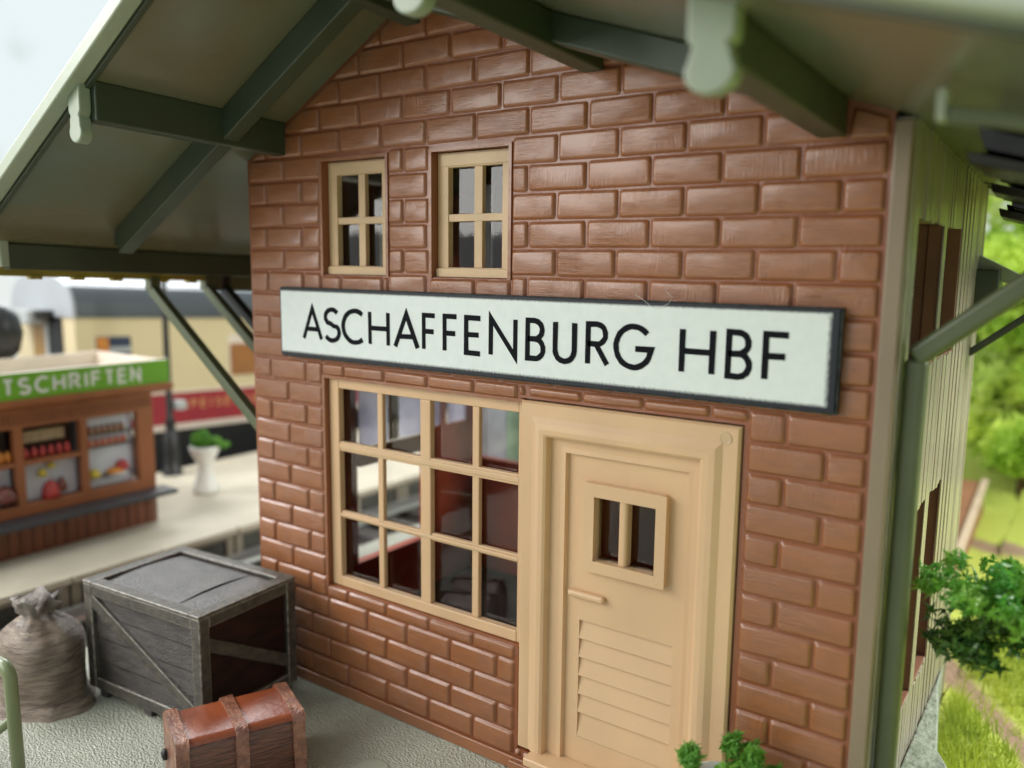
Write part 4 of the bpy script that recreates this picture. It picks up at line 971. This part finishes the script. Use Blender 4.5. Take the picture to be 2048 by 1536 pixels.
for _ in range(15000):
    x = 4.2+random.random()**1.4*2.6; y = 1.0+random.random()*5.5
    d1 = abs(x*BAND1[2]+y-BAND1[0])
    if d1 < .42 and random.random() < .93: continue
    z = -.30+.10*math.sin(x*2.1+y*.9)*math.cos(y*1.3)+.05*math.sin(x*5+y*4)
    a = random.random()*6.28; h = random.uniform(.07, .2); lx_, ly_ = random.gauss(0, .05), random.gauss(0, .05); w_ = .007
    q.add([(x-w_*math.cos(a), y-w_*math.sin(a), z), (x+w_*math.cos(a), y+w_*math.sin(a), z), (x+lx_, y+ly_, z+h)], [(0, 1, 2)])
    q.smooth[-1] = False
q.build('grass', M['grass'], None, recalc=False, kind='stuff', label='short yellow green fibre grass right of the building', cat='grass')
# rough plaster slab along the side wall
q = MB(); pts = [(4.158, .25), (4.62, .30), (4.50, .75), (4.38, 1.16), (4.31, 1.30), (4.25, 1.75), (4.19, 2.15), (4.158, 2.6)]
q.prism(pts, 'z', -.4, .30); q.prism([(4.3, .95), (4.75, .9), (4.72, 1.25), (4.5, 1.42), (4.33, 1.36)], 'z', -.4, .14)
q.build('rough_embankment', M['stone'], None, bevel=.03, kind='structure', label='rough grey green plaster bank against the side wall')
q = MB(); q.hexa([(3.0, 6.2, -.35), (3.82, 6.2, -.35), (3.74, 9.6, -.35), (3.0, 9.6, -.35), (3.0, 6.2, -.06), (3.74, 6.2, -.06), (3.66, 9.6, .12), (3.0, 9.6, .12)])
RP = empty('wooden_ramp', (3.4, 7.8, -.35), 'red brown boarded ramp with pale edge behind the building', 'ramp'); q.build('boarding', M['ramp'], RP, bevel=.01)
q = MB(); q.bar((3.80, 6.2, -.04), (3.72, 9.6, .14), .09, .07); q.build('edge_rail', M['ramp2'], RP, bevel=.01)
q = MB(); q.box(-1.7, 4.129, 3.4, 40, -.545, -.32); q.build('earth', GM, None, kind='structure', label='mossy ground behind the building')
# blurred trees behind
random.seed(5)
def bg_tree(x, y, h, r, label, m, n=1700):
    T = empty('tree', (x, y, -.3), label, 'tree', 'bright green trees beyond the station')
    q = MB()
    blobs = [(Vector((random.gauss(0, r*.38), random.gauss(0, r*.38), h*random.uniform(.2, 1.0))), r*random.uniform(.28, .55)) for _ in range(15)]
    for c, br in blobs: flakes(q, n//15, (x+c.x, y+c.y, c.z-.3), (br, br, br*.8), .16, .5, shell=.35)
    q.build('crown', m, T, recalc=False)
    q = MB(); q.tube([(x, y, -.35), (x+.05, y, h*.5), (x, y+.05, h*.85)], [.13, .09, .03], 10); 
    for k in range(4): a = k*1.6; q.tube([(x, y, h*(.35+.12*k)), (x+r*.5*math.cos(a), y+r*.5*math.sin(a), h*(.55+.1*k))], [.05, .02], 8)
    q.build('trunk', M['bark'], T)
for i, (x, y, h, r) in enumerate([(4.15, 11.0, 4.2, 1.2), (5.4, 12.0, 5.6, 1.7), (7.2, 11.0, 5.2, 1.6), (3.6, 13.0, 5.2, 1.6), (8.3, 10.5, 5.6, 1.7), (5.9, 14.0, 6.5, 2.0), (2.4, 15.5, 5.4, 1.8), (4.6, 12.2, 2.4, 1.3), (5.9, 12.8, 2.8, 1.4), (3.6, 12.6, 2.8, 1.3), (7.4, 13.2, 3.2, 1.5)]):
    bg_tree(x, y, h, r, ['low bright tree just behind the back corner of the station', 'bright yellow green tree right of the side wall', 'rounded light green tree at the right edge', 'bushy tree farther back behind the corner', 'large tree at the far right', 'tallest tree in the back row', 'broad tree mostly hidden behind the station', 'low shrub in front of the tree row', 'low bush under the bright yellow green tree', 'low bush at the foot of the back corner tree', 'low bush farthest right in the row'][i], M['treeleaf'] if i % 2 == 0 else M['treeleaf2'], 2600)
# small round lamp under the right eave
q = empty('globe_lamp', (4.62, 2.6, 2.95), 'small glass globe with brass cup near the right edge', 'lamp')
b = MB(); b.lathe([(.01, .0), (.09, .015), (.12, .07), (.11, .12), (.05, .17), (.01, .18)], (4.60, 2.60, 2.86), 20); b.build('globe', M['white'], q)
b = MB(); b.lathe([(.01, -.10), (.07, -.09), (.115, -.03), (.12, .0), (.01, .0)], (4.60, 2.60, 2.86), 20); b.build('cup', mat('brass_cup', (.20, .13, .03), .3, .5), q)

# ------------------------------------------------------------------ world, light, camera
W = bpy.data.worlds.new('World'); sc.world = W; W.use_nodes = True
nt = W.node_tree; N = nt.nodes; L = nt.links; bg = N['Background']
tc = N.new('ShaderNodeTexCoord'); s = N.new('ShaderNodeSeparateXYZ'); L.new(tc.outputs['Generated'], s.inputs[0])
cr = N.new('ShaderNodeValToRGB'); L.new(s.outputs['Z'], cr.inputs[0])
cr.color_ramp.elements[0].position = 0.0; cr.color_ramp.elements[0].color = (.80, .84, .82, 1)
cr.color_ramp.elements[1].position = .12; cr.color_ramp.elements[1].color = (.80, .89, .90, 1)
nz = N.new('ShaderNodeTexNoise'); nz.inputs['Scale'].default_value = 14; nz.inputs['Detail'].default_value = 8; L.new(tc.outputs['Generated'], nz.inputs['Vector'])
mr = N.new('ShaderNodeMapRange'); mr.inputs[1].default_value = .55; mr.inputs[2].default_value = .75; mr.inputs[3].default_value = .96; mr.inputs[4].default_value = .78; L.new(nz.outputs['Fac'], mr.inputs[0])
mx = N.new('ShaderNodeMix'); mx.data_type = 'RGBA'; mx.blend_type = 'MULTIPLY'; mx.inputs['Factor'].default_value = 1; L.new(cr.outputs['Color'], mx.inputs['A']); L.new(mr.outputs[0], mx.inputs['B'])
dp = N.new('ShaderNodeVectorMath'); dp.operation = 'DOT_PRODUCT'; L.new(tc.outputs['Generated'], dp.inputs[0]); dp.inputs[1].default_value = (.72, -.69, .05)
dm_ = N.new('ShaderNodeMapRange'); dm_.inputs[1].default_value = .15; dm_.inputs[2].default_value = .85; dm_.inputs[3].default_value = 1.; dm_.inputs[4].default_value = .55; L.new(dp.outputs['Value'], dm_.inputs[0])
mx9 = N.new('ShaderNodeMix'); mx9.data_type = 'RGBA'; mx9.blend_type = 'MULTIPLY'; mx9.inputs['Factor'].default_value = 1; L.new(mx.outputs['Result'], mx9.inputs['A']); L.new(dm_.outputs[0], mx9.inputs['B'])
L.new(mx9.outputs['Result'], bg.inputs['Color']); bg.inputs['Strength'].default_value = 1.08
def area(name, loc, target, size, power, col):
    l = bpy.data.lights.new(name, 'AREA'); l.shape = 'RECTANGLE'; l.size, l.size_y = size; l.energy = power; l.color = col
    o_ = bpy.data.objects.new(name, l); COL.objects.link(o_); o_.location = loc
    o_.rotation_euler = (Vector(target)-Vector(loc)).to_track_quat('-Z', 'Y').to_euler(); return o_
area('soft_window_light', (-5.5, -8.5, 6.5), (1.4, 0, 1.4), (9, 6), 1000, (1., .97, .92))  # added key lamp out of view at front left
area('left_light', (-9.5, -3.2, 9.0), (0, 0, 1), (5, 4), 1050, (.97, .98, 1.))
area('back_left_light', (-13, 7.5, 9.5), (-.3, 0, 1.2), (6, 5), 1000, (.96, .98, 1.))
area('soft_side_light', (10.5, 5.5, 7.0), (4.2, 3.0, 1.0), (5, 4), 1500, (1., .99, .95))

cam = bpy.data.cameras.new('camera'); co = bpy.data.objects.new('camera', cam); COL.objects.link(co); sc.camera = co
R = [[0.81714921, 0.57632757, 0.01066312], [0.0916006, -0.11156835, -0.98952607], [-0.56910148, 0.80956719, -0.14395993]]
co.matrix_world = Matrix([[R[0][0], -R[1][0], -R[2][0], 4.88687], [R[0][1], -R[1][1], -R[2][1], -4.07931], [R[0][2], -R[1][2], -R[2][2], 3.21395], [0, 0, 0, 1]])
cam.sensor_width = 36; cam.lens = 36*1671.93/2048; cam.clip_start = .05; cam.clip_end = 300
cam.dof.use_dof = True; cam.dof.focus_distance = 4.95; cam.dof.aperture_fstop = .42
sc.view_settings.view_transform = 'Standard'; sc.view_settings.look = 'None'; sc.view_settings.exposure = 0; sc.view_settings.gamma = 1
sc.cycles.max_bounces = 8; sc.cycles.transparent_max_bounces = 12
